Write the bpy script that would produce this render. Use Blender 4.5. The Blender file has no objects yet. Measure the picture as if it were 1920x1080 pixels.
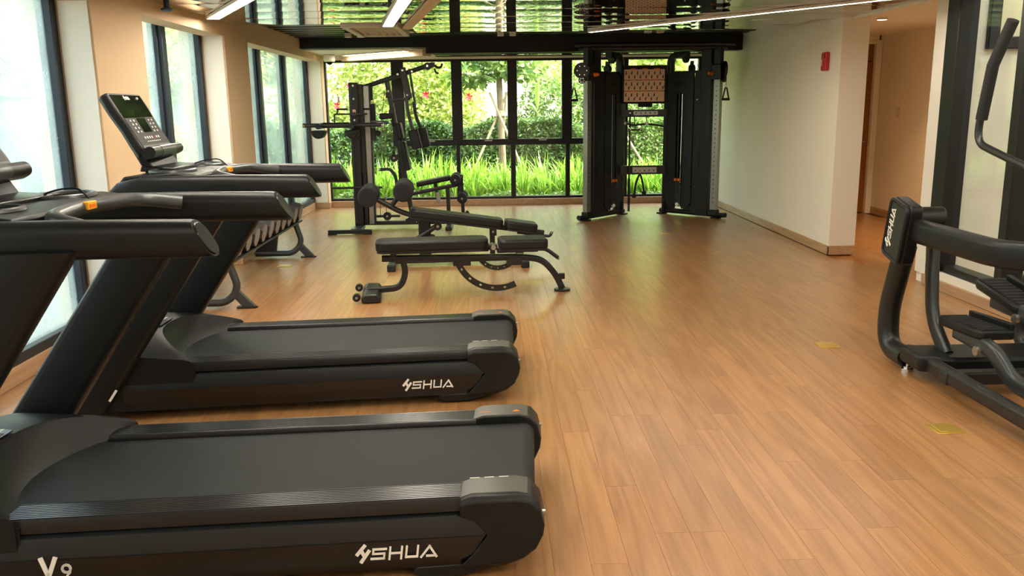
import bpy, bmesh, math, random
from mathutils import Vector, Matrix
random.seed(7)
SC = bpy.context.scene
COL = SC.collection
PI = math.pi
R = math.radians

# ------------------------------------------------------------------ camera
def cam_axes(yaw, pitch, roll):
    fw = Vector((math.sin(yaw)*math.cos(pitch), math.cos(yaw)*math.cos(pitch), -math.sin(pitch)))
    rt = Vector((math.cos(yaw), -math.sin(yaw), 0)); up = rt.cross(fw)
    c, s = math.cos(roll), math.sin(roll)
    return c*rt + s*up, -s*rt + c*up, fw
CR, CU, CF = cam_axes(R(1.28), R(12.048), R(-0.745))
CPOS = Vector((0, 0, 1.55)); FPX = 1600.0
cd = bpy.data.cameras.new('camera'); cam = bpy.data.objects.new('camera', cd); COL.objects.link(cam)
cam.matrix_world = Matrix(((CR.x, CU.x, -CF.x, CPOS.x), (CR.y, CU.y, -CF.y, CPOS.y), (CR.z, CU.z, -CF.z, CPOS.z), (0, 0, 0, 1)))
cd.sensor_fit = 'HORIZONTAL'; cd.sensor_width = 36; cd.lens = 36*FPX/1920; cd.clip_start = .05; cd.clip_end = 300
SC.camera = cam
def px(p):
    d = Vector(p) - CPOS; z = d.dot(CF)
    return (960 + FPX*d.dot(CR)/z, 540 - FPX*d.dot(CU)/z, z)

# ------------------------------------------------------------------ sky, sun, exposure
SC.view_settings.view_transform = 'Standard'; SC.view_settings.look = 'None'
SC.view_settings.gamma = 1; SC.view_settings.use_curve_mapping = False
SC.view_settings.exposure = 0.68
LED_POWER = 34.0
w = bpy.data.worlds.new('sky'); SC.world = w; w.use_nodes = True
nt = w.node_tree; bg = nt.nodes['Background']
sky = nt.nodes.new('ShaderNodeTexSky'); sky.sky_type = 'NISHITA'; sky.sun_disc = False
sky.sun_elevation = R(50); sky.sun_rotation = R(100); sky.air_density = 1.6; sky.dust_density = 4.0
hz_ = nt.nodes.new('ShaderNodeHueSaturation'); hz_.inputs['Saturation'].default_value = .45; nt.links.new(sky.outputs[0], hz_.inputs['Color']); nt.links.new(hz_.outputs[0], bg.inputs[0]); bg.inputs[1].default_value = 1.05
sd = bpy.data.lights.new('sun', 'SUN'); sd.energy = 6.5; sd.angle = R(2); sd.color = (1, .93, .78)
sun = bpy.data.objects.new('sun', sd); COL.objects.link(sun)
sun.rotation_euler = Vector((-.75, .28, -1.05)).to_track_quat('-Z', 'Y').to_euler(); sun.location = (20, 0, 30)

# ------------------------------------------------------------------ materials
def lin(c):
    return tuple(((x/255)/12.92 if x/255 <= .04045 else ((x/255+.055)/1.055)**2.4) for x in c)
MATS = {}
def mat(name, rgb, rough=.5, metal=0., var=.06, scale=30., bump=0., coat=0., spec=.5, bscale=None):
    """principled surface with a procedural noise in colour, roughness and relief"""
    if name in MATS: return MATS[name]
    m = bpy.data.materials.new(name); m.use_nodes = True; n = m.node_tree.nodes; l = m.node_tree.links
    p = n['Principled BSDF']; c = lin(rgb)
    tc = n.new('ShaderNodeTexCoord'); ns = n.new('ShaderNodeTexNoise'); ns.inputs['Scale'].default_value = scale; ns.inputs['Detail'].default_value = 4
    l.new(tc.outputs['Object'], ns.inputs['Vector'])
    mx = n.new('ShaderNodeMix'); mx.data_type = 'RGBA'; mx.inputs[6].default_value = tuple(x*(1-var) for x in c)+(1,); mx.inputs[7].default_value = tuple(min(1, x*(1+var)) for x in c)+(1,)
    l.new(ns.outputs[0], mx.inputs[0]); l.new(mx.outputs[2], p.inputs['Base Color'])
    mr = n.new('ShaderNodeMapRange'); mr.inputs[3].default_value = max(.0, rough-.015); mr.inputs[4].default_value = min(1, rough+.015)
    l.new(ns.outputs[0], mr.inputs[0]); l.new(mr.outputs[0], p.inputs['Roughness'])
    p.inputs['Metallic'].default_value = metal; p.inputs['Coat Weight'].default_value = coat; p.inputs['Coat Roughness'].default_value = .12
    p.inputs['Specular IOR Level'].default_value = spec
    if bump:
        b = n.new('ShaderNodeBump'); b.inputs['Strength'].default_value = bump; b.inputs['Distance'].default_value = .004
        n2 = n.new('ShaderNodeTexNoise'); n2.inputs['Scale'].default_value = bscale or scale*6; l.new(tc.outputs['Object'], n2.inputs['Vector'])
        l.new(n2.outputs[0], b.inputs['Height']); l.new(b.outputs[0], p.inputs['Normal'])
    MATS[name] = m; return m
def emit(name, rgb, strength):
    m = bpy.data.materials.new(name); m.use_nodes = True; n = m.node_tree.nodes; l = m.node_tree.links
    n.remove(n['Principled BSDF']); e = n.new('ShaderNodeEmission'); e.inputs[0].default_value = rgb+(1,); e.inputs[1].default_value = strength
    l.new(e.outputs[0], n['Material Output'].inputs[0]); MATS[name] = m; return m
def leafmat(name, a, b, trans=.45):
    m = bpy.data.materials.new(name); m.use_nodes = True; n = m.node_tree.nodes; l = m.node_tree.links
    n.remove(n['Principled BSDF'])
    g = n.new('ShaderNodeNewGeometry'); mx = n.new('ShaderNodeMix'); mx.data_type = 'RGBA'
    mx.inputs[6].default_value = lin(a)+(1,); mx.inputs[7].default_value = lin(b)+(1,); l.new(g.outputs['Random Per Island'], mx.inputs[0])
    d = n.new('ShaderNodeBsdfDiffuse'); t = n.new('ShaderNodeBsdfTranslucent'); s = n.new('ShaderNodeMixShader'); s.inputs[0].default_value = trans
    gl = n.new('ShaderNodeBsdfGlossy'); gl.inputs['Roughness'].default_value = .35; s2 = n.new('ShaderNodeMixShader'); s2.inputs[0].default_value = .05
    for q in (d, t): l.new(mx.outputs[2], q.inputs[0])
    l.new(d.outputs[0], s.inputs[1]); l.new(t.outputs[0], s.inputs[2]); l.new(s.outputs[0], s2.inputs[1]); l.new(gl.outputs[0], s2.inputs[2])
    l.new(s2.outputs[0], n['Material Output'].inputs[0]); MATS[name] = m; return m
def glassmat(name, tint, veil=0., veil_rgb=(200, 215, 210)):
    m = bpy.data.materials.new(name); m.use_nodes = True; n = m.node_tree.nodes; l = m.node_tree.links
    n.remove(n['Principled BSDF'])
    t = n.new('ShaderNodeBsdfTransparent'); t.inputs[0].default_value = tint+(1,)
    g = n.new('ShaderNodeBsdfGlossy'); g.inputs['Roughness'].default_value = .03
    ge = n.new('ShaderNodeNewGeometry'); dt = n.new('ShaderNodeVectorMath'); dt.operation = 'DOT_PRODUCT'; l.new(ge.outputs['Normal'], dt.inputs[0]); l.new(ge.outputs['Incoming'], dt.inputs[1])
    ab = n.new('ShaderNodeMath'); ab.operation = 'ABSOLUTE'; l.new(dt.outputs['Value'], ab.inputs[0])
    iv = n.new('ShaderNodeMath'); iv.operation = 'SUBTRACT'; iv.inputs[0].default_value = 1; l.new(ab.outputs[0], iv.inputs[1])
    pw_ = n.new('ShaderNodeMath'); pw_.operation = 'POWER'; pw_.inputs[1].default_value = 5; l.new(iv.outputs[0], pw_.inputs[0])
    f = n.new('ShaderNodeMapRange'); f.inputs[3].default_value = .035; f.inputs[4].default_value = .7; l.new(pw_.outputs[0], f.inputs[0])   # Schlick reflectance of one face
    s = n.new('ShaderNodeMixShader'); l.new(f.outputs[0], s.inputs[0]); l.new(t.outputs[0], s.inputs[1]); l.new(g.outputs[0], s.inputs[2])
    out = s
    if veil:   # dried mist and drip marks on the outer side of the pane
        tc = n.new('ShaderNodeTexCoord')
        n1 = n.new('ShaderNodeTexNoise'); n1.inputs['Scale'].default_value = 2.2; n1.inputs['Detail'].default_value = 5; l.new(tc.outputs['Object'], n1.inputs['Vector'])
        n2 = n.new('ShaderNodeTexNoise'); n2.inputs['Scale'].default_value = 55; n2.inputs['Detail'].default_value = 2; l.new(tc.outputs['Object'], n2.inputs['Vector'])
        r1 = n.new('ShaderNodeMapRange'); r1.inputs[1].default_value = .35; r1.inputs[2].default_value = .65; r1.inputs[3].default_value = veil*.65; r1.inputs[4].default_value = min(.9, veil*1.2); l.new(n1.outputs[0], r1.inputs[0])
        r2 = n.new('ShaderNodeMapRange'); r2.inputs[1].default_value = .68; r2.inputs[2].default_value = .74; r2.inputs[3].default_value = 0; r2.inputs[4].default_value = .4; l.new(n2.outputs[0], r2.inputs[0])
        ad = n.new('ShaderNodeMath'); ad.operation = 'ADD'; ad.use_clamp = True; l.new(r1.outputs[0], ad.inputs[0]); l.new(r2.outputs[0], ad.inputs[1])
        tr = n.new('ShaderNodeBsdfTranslucent'); tr.inputs[0].default_value = lin(veil_rgb)+(1,)
        s2 = n.new('ShaderNodeMixShader'); l.new(ad.outputs[0], s2.inputs[0]); l.new(s.outputs[0], s2.inputs[1]); l.new(tr.outputs[0], s2.inputs[2]); out = s2
    l.new(out.outputs[0], n['Material Output'].inputs[0]); MATS[name] = m; return m
def woodmat(name, dark, mid, light, rough=.3, planks=True):
    m = bpy.data.materials.new(name); m.use_nodes = True; n = m.node_tree.nodes; l = m.node_tree.links; p = n['Principled BSDF']
    tc = n.new('ShaderNodeNewGeometry'); oi = n.new('ShaderNodeObjectInfo'); isl = n.new('ShaderNodeNewGeometry')
    rn = n.new('ShaderNodeMath'); rn.operation = 'ADD'; l.new(oi.outputs['Random'], rn.inputs[0]); l.new(isl.outputs['Random Per Island'], rn.inputs[1])
    fr = n.new('ShaderNodeMath'); fr.operation = 'FRACT'; l.new(rn.outputs[0], fr.inputs[0])
    sc = n.new('ShaderNodeMath'); sc.operation = 'MULTIPLY'; sc.inputs[1].default_value = 37.; l.new(fr.outputs[0], sc.inputs[0])
    cx = n.new('ShaderNodeCombineXYZ'); 
    for i in range(3): l.new(sc.outputs[0], cx.inputs[i])
    va = n.new('ShaderNodeVectorMath'); va.operation = 'ADD'; l.new(tc.outputs['Position'], va.inputs[0]); l.new(cx.outputs[0], va.inputs[1])
    mp = n.new('ShaderNodeMapping'); mp.inputs['Scale'].default_value = (8, .5, 8); l.new(va.outputs[0], mp.inputs['Vector'])
    big = n.new('ShaderNodeTexNoise'); big.inputs['Scale'].default_value = .8; big.inputs['Detail'].default_value = 2; l.new(mp.outputs[0], big.inputs['Vector'])
    mu = n.new('ShaderNodeMath'); mu.operation = 'MULTIPLY'; mu.inputs[1].default_value = 15.; l.new(big.outputs[0], mu.inputs[0])
    sn = n.new('ShaderNodeMath'); sn.operation = 'PINGPONG'; sn.inputs[1].default_value = 1.; l.new(mu.outputs[0], sn.inputs[0])
    mp2 = n.new('ShaderNodeMapping'); mp2.inputs['Scale'].default_value = (120, 5, 120); l.new(va.outputs[0], mp2.inputs['Vector'])
    fine = n.new('ShaderNodeTexNoise'); fine.inputs['Scale'].default_value = 1.; fine.inputs['Detail'].default_value = 4; l.new(mp2.outputs[0], fine.inputs['Vector'])
    r1 = n.new('ShaderNodeValToRGB'); e = r1.color_ramp.elements
    e[0].position = .0; e[0].color = lin(dark)+(1,); e[1].position = 1; e[1].color = lin(light)+(1,); k = e.new(.38); k.color = lin(mid)+(1,)
    mf = n.new('ShaderNodeMix'); mf.inputs[0].default_value = .66; l.new(sn.outputs[0], mf.inputs[2]); l.new(fine.outputs[0], mf.inputs[3])
    l.new(mf.outputs[0], r1.inputs[0])
    hs = n.new('ShaderNodeHueSaturation'); mr = n.new('ShaderNodeMapRange'); mr.inputs[3].default_value = .92; mr.inputs[4].default_value = 1.08; l.new(fr.outputs[0], mr.inputs[0]); l.new(mr.outputs[0], hs.inputs['Value'])
    l.new(r1.outputs[0], hs.inputs['Color']); l.new(hs.outputs[0], p.inputs['Base Color']); p.inputs['Coat Weight'].default_value = .6 if planks else 0; p.inputs['Coat Roughness'].default_value = .27
    rr = n.new('ShaderNodeMapRange'); rr.inputs[3].default_value = rough-.06; rr.inputs[4].default_value = rough+.10; l.new(fine.outputs[0], rr.inputs[0]); l.new(rr.outputs[0], p.inputs['Roughness'])
    b = n.new('ShaderNodeBump'); b.inputs['Strength'].default_value = .12; b.inputs['Distance'].default_value = .001; l.new(fine.outputs[0], b.inputs['Height']); l.new(b.outputs[0], p.inputs['Normal'])
    MATS[name] = m; return m

M = dict(
    cream=mat('cream_wall_paint', (236, 228, 210), .75, var=.03, scale=3, bump=.15, bscale=160),
    tan=mat('tan_wall_paint', (208, 180, 144), .75, var=.03, scale=3, bump=.15, bscale=160),  # cream paint with dim warm lamp light put into its colour
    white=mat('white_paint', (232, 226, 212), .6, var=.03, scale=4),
    concrete=mat('grey_concrete', (206, 194, 166), .8, var=.10, scale=2.5, bump=.3, bscale=60),
    frame=mat('dark_aluminium', (40, 48, 56), .38, metal=.35, var=.1),
    bframe=mat('black_aluminium', (22, 21, 20), .42, metal=.2, var=.1),
    black=mat('black_powder_coat', (20, 20, 20), .36, var=.15, bump=.08, bscale=600),
    shell=mat('black_moulded_plastic', (21, 23, 23), .38, var=.1, spec=.3, bump=.10, bscale=900),
    panel=mat('charcoal_side_panel', (27, 31, 33), .38, var=.1),
    dpanel=mat('black_gloss_panel', (13, 14, 15), .28, var=.1),
    graphite=mat('graphite_grey_plastic', (70, 68, 60), .45, var=.08, bump=.1, bscale=700),  # graphite grey; on the cap tops it carries light on black plastic
    belt=mat('running_belt_rubber', (28, 32, 31), .55, spec=.25, var=.12, scale=60, bump=.35, bscale=900),
    rail=mat('ribbed_dark_aluminium', (58, 58, 60), .30, metal=.75, var=.1),
    vinyl=mat('black_vinyl', (16, 15, 15), .45, spec=.35, var=.12, bump=.25, bscale=350),
    foam=mat('black_foam', (15, 15, 15), .7, var=.15, bump=.3, bscale=500),
    chrome=mat('chrome', (215, 212, 205), .14, metal=1., var=.04),
    steel=mat('brushed_steel', (170, 168, 160), .32, metal=.9, var=.08),
    gun=mat('gunmetal_tube', (66, 70, 70), .34, metal=.5, var=.08),
    grey=mat('light_grey_rubber_face', (128, 122, 114), .5, var=.08),  # reflected light on black rubber put into the base colour
    screen=mat('black_screen_glass', (8, 8, 9), .10, var=.05, spec=.15),
    keys=mat('brown_key_panel', (26, 20, 17), .45, var=.1, spec=.2),
    logo=mat('off_white_lettering', (236, 232, 220), .5, var=.02),
    dlogo=mat('dark_lettering', (12, 10, 9), .5, var=.02),
    brass=mat('brass', (214, 178, 84), .3, metal=.7, var=.06, scale=60),
    orange=mat('orange_plastic', (228, 120, 30), .45, var=.05),
    yellow=mat('amber_plastic', (240, 176, 30), .4, var=.05),
    red=mat('red_alarm_plastic', (178, 28, 34), .4, var=.05),
    lens=mat('clear_strobe_lens', (225, 222, 214), .15, var=.03),
    blue=mat('blue_cap_plastic', (44, 62, 92), .4, var=.05),
    mirror=mat('gloss_ceiling_panel', (196, 192, 184), .035, metal=1., var=.02, scale=2),
    slat=mat('black_ceiling_slat', (30, 30, 31), .32, metal=.3, var=.1),
    beam=mat('matt_black_beam', (12, 12, 12), .6, var=.1),
    beige=mat('beige_cove_paint', (206, 176, 142), .6, var=.04),
    grille=mat('grille_white', (208, 196, 178), .5, var=.03),
    bark=mat('tree_bark', (134, 118, 92), .9, var=.25, scale=12, bump=.5),
    stake=mat('weathered_stake', (170, 152, 120), .85, var=.2, scale=14),
    soil=mat('garden_soil', (74, 66, 46), .95, var=.3, scale=5, bump=.5, bscale=30),
    render=mat('pale_house_render', (226, 216, 200), .85, var=.06, scale=2),
    paving=mat('pale_paving', (140, 140, 130), .85, var=.12, scale=3),
    fwall=mat('grey_boundary_wall', (140, 146, 142), .85, var=.15, scale=2),
    card=mat('exercise_chart_card', (226, 186, 148), .55, var=.05),
    petal=mat('red_petal', (220, 34, 60), .6, var=.2),
    wire=mat('steel_cable', (60, 60, 58), .4, metal=.6),
    doorwood=mat('amber_door_veneer', (140, 84, 34), .4, var=.2, scale=4),
    sepia=mat('yellowed_pane', (196, 184, 140), .5, var=.08, scale=3),
)
M['floor'] = woodmat('oak_plank', (120, 80, 46), (152, 107, 63), (182, 135, 86), .34)
M['skirt'] = woodmat('oak_skirting', (150, 112, 78), (174, 136, 98), (196, 160, 122), .5)
M['glass'] = glassmat('clear_glass', (.97, .99, .97))
M['mist'] = glassmat('misted_glass', (.95, .98, .97), .34)
M['led'] = emit('warm_led_diffuser', (1., .90, .76), LED_POWER)
M['leaf_y'] = leafmat('yellow_green_leaf', (140, 170, 60), (222, 226, 140), .5)
M['leaf_g'] = leafmat('mid_green_leaf', (72, 112, 46), (150, 178, 88), .4)
M['leaf_d'] = leafmat('dark_green_leaf', (50, 84, 36), (112, 148, 66), .35)
M['leaf_s'] = leafmat('strap_leaf', (84, 140, 34), (176, 208, 84), .4)
M['leaf_p'] = leafmat('palm_leaf', (150, 160, 70), (214, 208, 120), .4)

# ------------------------------------------------------------------ mesh builder
V = Vector
def circ(r, n=14): return [(r*math.cos(2*PI*i/n), r*math.sin(2*PI*i/n)) for i in range(n)]
def rr(w, h, r, n=4):
    o = []
    for cx, cy, a0 in ((w/2-r, h/2-r, 0), (-w/2+r, h/2-r, 90), (-w/2+r, -h/2+r, 180), (w/2-r, -h/2+r, 270)):
        for i in range(n+1):
            a = R(a0+90*i/n); o.append((cx+r*math.cos(a), cy+r*math.sin(a)))
    return o
def fillet(pts, r, n=5):
    pts = [V(p) for p in pts]; out = [pts[0]]
    for i in range(1, len(pts)-1):
        a, b, c = pts[i-1], pts[i], pts[i+1]; u = (a-b); v = (c-b); d = min(r, u.length*.48, v.length*.48)
        p, q = b+u.normalized()*d, b+v.normalized()*d
        for k in range(n+1):
            t = k/n; out.append(p*(1-t)**2 + b*2*t*(1-t) + q*t*t)
    out.append(pts[-1]); return out
class MB:
    SKEW = None
    def __init__(s): s.v = []; s.f = []; s.X = MB.SKEW
    def add(s, vs, fs):
        o = len(s.v); s.v += [(s.X @ V(p) if s.X else V(p)) for p in vs]; s.f += [tuple(i+o for i in f) for f in fs]; return s
    def box(s, c, d, rot=None):
        hx, hy, hz = d[0]/2, d[1]/2, d[2]/2; vs = [V((x, y, z)) for x in (-hx, hx) for y in (-hy, hy) for z in (-hz, hz)]
        if rot: 
            e = Matrix.Rotation(rot[1], 3, rot[0]) if isinstance(rot[0], str) else rot
            vs = [e @ p for p in vs]
        return s.add([p+V(c) for p in vs], [(0, 1, 3, 2), (4, 6, 7, 5), (0, 4, 5, 1), (2, 3, 7, 6), (0, 2, 6, 4), (1, 5, 7, 3)])
    def b2(s, a, b): return s.box([(a[i]+b[i])/2 for i in range(3)], [abs(b[i]-a[i]) for i in range(3)])
    def loft(s, secs, caps=True, closed=False):
        n = len(secs[0]); vs = [p for q in secs for p in q]; fs = []; m = len(secs)
        for k in range(m if closed else m-1):
            for i in range(n):
                j = (i+1) % n; k2 = (k+1) % m; fs.append((k*n+i, k*n+j, k2*n+j, k2*n+i))
        if caps and not closed: fs += [tuple(reversed(range(n))), tuple(range((m-1)*n, m*n))]
        return s.add(vs, fs)
    def prism(s, poly, axis, a, b):
        """poly of 2-D points in the plane across axis, extruded a..b"""
        def P(u, v, w): return {'x': (w, u, v), 'y': (u, w, v), 'z': (u, v, w)}[axis]
        return s.loft([[P(u, v, a) for u, v in poly], [P(u, v, b) for u, v in poly]])
    def sweep(s, path, prof, side=None, caps=True, scale=None, closed=False):
        path = [V(p) for p in path]; secs = []; m = len(path); prev = None
        for i, p in enumerate(path):
            if closed: t = path[(i+1) % m]-path[i-1]
            else: t = path[min(i+1, m-1)]-path[max(i-1, 0)]
            t.normalize()
            if side is not None: a = V(side)
            elif prev is None:
                a = t.cross(V((0, 0, 1))); a = a if a.length > .05 else V((1, 0, 0))
            else: a = prev
            a = a - t*a.dot(t); a.normalize(); prev = a; b = t.cross(a)
            k = scale[i] if scale else 1
            secs.append([p+a*(u*k)+b*(v*k) for u, v in prof])
        return s.loft(secs, caps, closed)
    def tube(s, path, r, n=12, **k): return s.sweep(path, circ(r, n), **k)
    def cyl(s, a, b, r, n=20, r2=None):
        return s.sweep([a, b], circ(1, n), scale=[r, r if r2 is None else r2])
    def lathe(s, prof, c, axis='z', n=20):
        secs = []
        for rad, h in prof:
            q = []
            for i in range(n):
                x, y = rad*math.cos(2*PI*i/n), rad*math.sin(2*PI*i/n)
                q.append(V(c)+V({'z': (x, y, h), 'y': (x, h, y), 'x': (h, x, y)}[axis]))
            secs.append(q)
        return s.loft(secs)
    def ball(s, c, r, n=12):
        m = n//2+1; return s.lathe([(max(.0005, r[0]*math.sin(PI*i/m)) if isinstance(r, tuple) else max(.0005, r*math.sin(PI*i/m)), -(r[1] if isinstance(r, tuple) else r)*math.cos(PI*i/m)) for i in range(m+1)], c, 'z', n)
    def mesh(s, name, angle=32):
        me = bpy.data.meshes.new(name); me.from_pydata([tuple(p) for p in s.v], [], s.f)
        bm = bmesh.new(); bm.from_mesh(me); bmesh.ops.recalc_face_normals(bm, faces=bm.faces); bm.to_mesh(me); bm.free()
        me.polygons.foreach_set('use_smooth', [True]*len(me.polygons)); me.set_sharp_from_angle(angle=R(angle)); return me
    def build(s, name, m, parent=None, bevel=0, seg=2, label=None, angle=32):
        return link(name, s.mesh(name, angle), m, parent, bevel, seg, label)
def link(name, me, m, parent=None, bevel=0, seg=2, label=None):
    o = bpy.data.objects.new(name, me); COL.objects.link(o); o.parent = parent
    if m is not None and not me.materials: me.materials.append(M[m] if isinstance(m, str) else m)
    if bevel:
        b = o.modifiers.new('bevel', 'BEVEL'); b.width = bevel; b.segments = seg; b.limit_method = 'ANGLE'; b.angle_limit = R(38); b.harden_normals = False
    if label: o['label'] = label
    return o
def tag(o, label, cat, group=None, kind=None):
    o['label'] = label; o['category'] = cat
    if group: o['group'] = group
    if kind: o['kind'] = kind
    return o
def thing(name, label, cat, loc=(0, 0, 0), rz=0, group=None, scale=None):
    o = bpy.data.objects.new(name, None); COL.objects.link(o); o.location = loc; o.rotation_euler = (0, 0, rz); o.empty_display_size = .1
    if scale: o.scale = scale
    return tag(o, label, cat, group)
def copy_tree(o, parent=None):
    c = o.copy(); COL.objects.link(c); c.parent = parent
    for ch in [x for x in bpy.data.objects if x.parent == o]: copy_tree(ch, c)
    return c
def struct(o, label=None):
    o['kind'] = 'structure'
    if label: o['label'] = label
    return o

# stroke lettering ---------------------------------------------------------
GL = {'S': [[(1, .91), (.09, .91), (.09, .52), (.91, .52), (.91, .09), (0, .09)]],
      'H': [[(.1, 1), (.1, 0)], [(.95, 1), (.95, 0)], [(.25, .5), (.95, .5)]],
      'U': [[(.09, 1), (.09, .09), (.91, .09), (.91, 1)]],
      'A': [[(0, .02), (.55, .95), (1.1, .02)], [(.42, .10), (1.05, .10)]],
      'V': [[(.05, 1), (.45, .05)], [(.45, .05), (.95, 1)]],
      '9': [[(.5+.42*math.cos(R(a)), .66+.30*math.sin(R(a))) for a in range(0, 361, 30)], [(.92, .66), (.80, .32), (.42, .0)]],
      '@': [[(.55, 1.25), (.05, .55)], [(.95, .75), (.45, -.1)], [(.35, .8), (.65, .35)]]}
def letters(mb, text, o, ex, ey, h, w=.8, gap=.28, stroke=.17, shear=.12, th=.0015):
    """raised strokes; o = lower-left corner, ex / ey = unit axes on the surface, h = letter height"""
    o, ex, ey = V(o), V(ex).normalized(), V(ey).normalized(); n = ex.cross(ey).normalized(); x0 = 0
    for ch in text:
        wide = 1.0 if ch == '@' else w
        for line in GL.get(ch, []):
            P = [o+ex*(h*(x0+x*wide+y*shear))+ey*(h*y) for x, y in line]
            st = h*(stroke*1.7 if ch == '@' else stroke)
            for a, b in zip(P, P[1:]):
                d = (b-a).normalized(); s_ = n.cross(d)*st/2; a2, b2 = a-d*st*.5, b+d*st*.5
                q = [a2-s_, b2-s_, b2+s_, a2+s_]; mb.add(q+[p+n*th for p in q], [(0, 1, 2, 3), (4, 5, 6, 7), (0, 1, 5, 4), (1, 2, 6, 5), (2, 3, 7, 6), (3, 0, 4, 7)])
        x0 += wide+gap
    return mb

# ================================================================== SETTING
XL, XR, YB, YF = -2.56, 3.47, 13.65, -2.0      # inner left wall, right wall, window wall, wall behind the camera
XG = -2.78                                     # plane of the left window frames
ZC, ZS, ZW = 2.36, 2.47, 2.245                 # gloss ceiling, slats, window head
floor = struct(MB().b2((-3.0, YF, -.12), (5.4, 13.9, -.009)).build('floor', 'soil'), 'warm oak plank floor of the gym')
floor.data.materials.clear(); floor.data.materials.append(M['doorwood'])
PW, PL, GAP = .13, 1.22, .0009
pm = MB().box((0, 0, -.0045), (PW-GAP, PL-GAP, .009)).mesh('plank'); pm.materials.append(M['floor'])
cand = []; rest = MB(); rr_ = random.Random(3); i = 0; x = -2.80
while x < 5.36:
    off = -PL*rr_.choice((0, .33, .5, .67, .17)); y = YF+off
    while y < YB:
        y0, y1 = max(y, YF), min(y+PL, YB+.1)
        c = (x+PW/2, (y0+y1)/2)
        if y1-y0 > .05 and not (c[0] > 3.86 and (c[1] < 7.3 or c[1] > 11.9)) and not (c[0] > 3.5 and c[1] > 8.63 and c[0] < 3.70):
            best = 0
            for yy in (y0+.05, c[1], y1-.05):
                if yy > .6:
                    q = px((c[0], yy, 0))
                    if q[2] > .3 and -10 < q[0] < 1930 and -10 < q[1] < 1090:
                        if not (q[0] < 1000 and q[1] > 600) : best = max(best, 1/q[2])
            cand.append((best, y1-y0 > PL-.01, c, y0, y1))
        y += PL
    x += PW
cand.sort(key=lambda t: -t[0]); nplank = 0
for best, full, c, y0, y1 in cand:
    if best > 0 and full and nplank < 298:
        o = bpy.data.objects.new('plank', pm); COL.objects.link(o); o.parent = floor; o.location = (c[0], c[1], 0); nplank += 1
    else: rest.b2((c[0]-PW/2+GAP/2, y0+GAP/2, -.009), (c[0]+PW/2-GAP/2, y1-GAP/2, 0))
struct_field = rest.build('plank_field', 'floor', floor); struct_field['kind'] = 'stuff'

# left wall with deep window bays
BAYS = [(.3, 2.75), (3.3, 5.81), (6.64, 8.643), (9.457, 13.49)]
wl = MB(); ys = [YF]+[v for b in BAYS for v in b]+[YB+.2]
for a, b in zip(ys[0::2], ys[1::2]): wl.b2((-3.0, a, 0), (XL, b, 2.56))
for a, b in BAYS: wl.b2((XG+.02, a, ZW), (XL, b, 2.56)); wl.b2((-3.0, a, 2.36), (XG+.02, b, 2.56)); wl.b2((-3.0, a, 0), (XG-.01, b, .10))
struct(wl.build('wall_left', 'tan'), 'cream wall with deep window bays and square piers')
wb = MB().b2((-3.0, YB, 2.27), (5.4, YB+.2, 2.6)).b2((3.33, YB, 0), (3.9, YB+.2, 2.3)).b2((-3.0, YB, 0), (3.4, YB+.2, .06)).b2((-3., YB, 0), (-2.63, YB+.2, 2.3))
struct(wb.build('wall_back', 'cream'), 'cream wall around the big garden window')
struct(MB().b2((XR, 8.63, 0), (3.74, YB, 2.58)).build('wall_right', 'cream'), 'cream wall block with red alarm on it')
struct(MB().b2((-3.0, YF-.2, 0), (5.4, YF, 2.6)).build('wall_front', 'cream'), 'cream wall across the other end of the gym')
# corridor and partition on the right
wc = MB().b2((5.35, 7.3, 0), (5.55, 12.1, 2.6)).b2((3.74, 11.9, 0), (4.46, 12.1, 2.6)).b2((5.30, 11.9, 0), (5.36, 12.1, 2.6)).b2((4.46, 11.9, 2.33), (5.32, 12.1, 2.6)).b2((3.74, 7.22, 0), (5.5, 7.31, 2.58)).b2((3.74, 12.08, -.1), (5.5, 12.2, 2.6))
struct(wc.build('wall_corridor', 'cream'), 'cream walls of the side corridor')
struct(MB().b2((5.6, YF, 0), (5.8, 7.22, 6)).b2((3.9, 7.15, 0), (5.8, 7.22, 4)).build('wall_lightwell', 'concrete'), 'bare grey concrete wall behind the black framed glazing')  # tall side wall is out of view, raised to shade the well from sun
struct(MB().b2((3.72, YF, .085), (3.92, 7.13, .145)).b2((3.72, 7.12, .085), (3.82, 7.31, 2.42)).build('trim_1', 'white'), 'white sill and end post of the glazed partition')
struct(MB().b2((3.56, YF, 2.335), (3.585, 8.63, 2.42)).build('trim_2', 'white'), 'white ceiling edge trim by the corridor')
struct(MB().b2((3.585, YF, 2.42), (3.9, 7.25, 2.56)).b2((3.585, 7.25, 2.42), (5.5, 12.1, 2.56)).build('ceiling_corridor', 'cream'), 'plain ceiling of the side corridor')
def skirting(name, boxes, label):
    mb = MB()
    for a, b in boxes: mb.b2(a, b)
    return struct(mb.build(name, 'skirt', bevel=.004), label)
sk = [((XL, a, 0), (XL+.016, min(b, YB-.03), .095)) for a, b in zip(ys[0::2], ys[1::2])]
for a, b in BAYS: sk += [((XG-.012, a, 0), (XG+.012, b, .108)), ((XG+.012, a, 0), (XL+.016, a+.014, .095)), ((XG+.012, b-.014, 0), (XL+.016, b, .095))]
skirting('baseboard_left', sk, 'oak skirting along the piers and window bays')
skirting('baseboard_back', [((-2.56, YB-.03, 0), (3.47, YB+.02, .098))], 'oak ledge under the garden window')
skirting('baseboard_right', [((XR-.016, 8.614, 0), (XR, YB-.03, .095)), ((XR-.016, 8.614, 0), (3.74, 8.63, .095))], 'oak skirting around the cream wall block')
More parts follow.
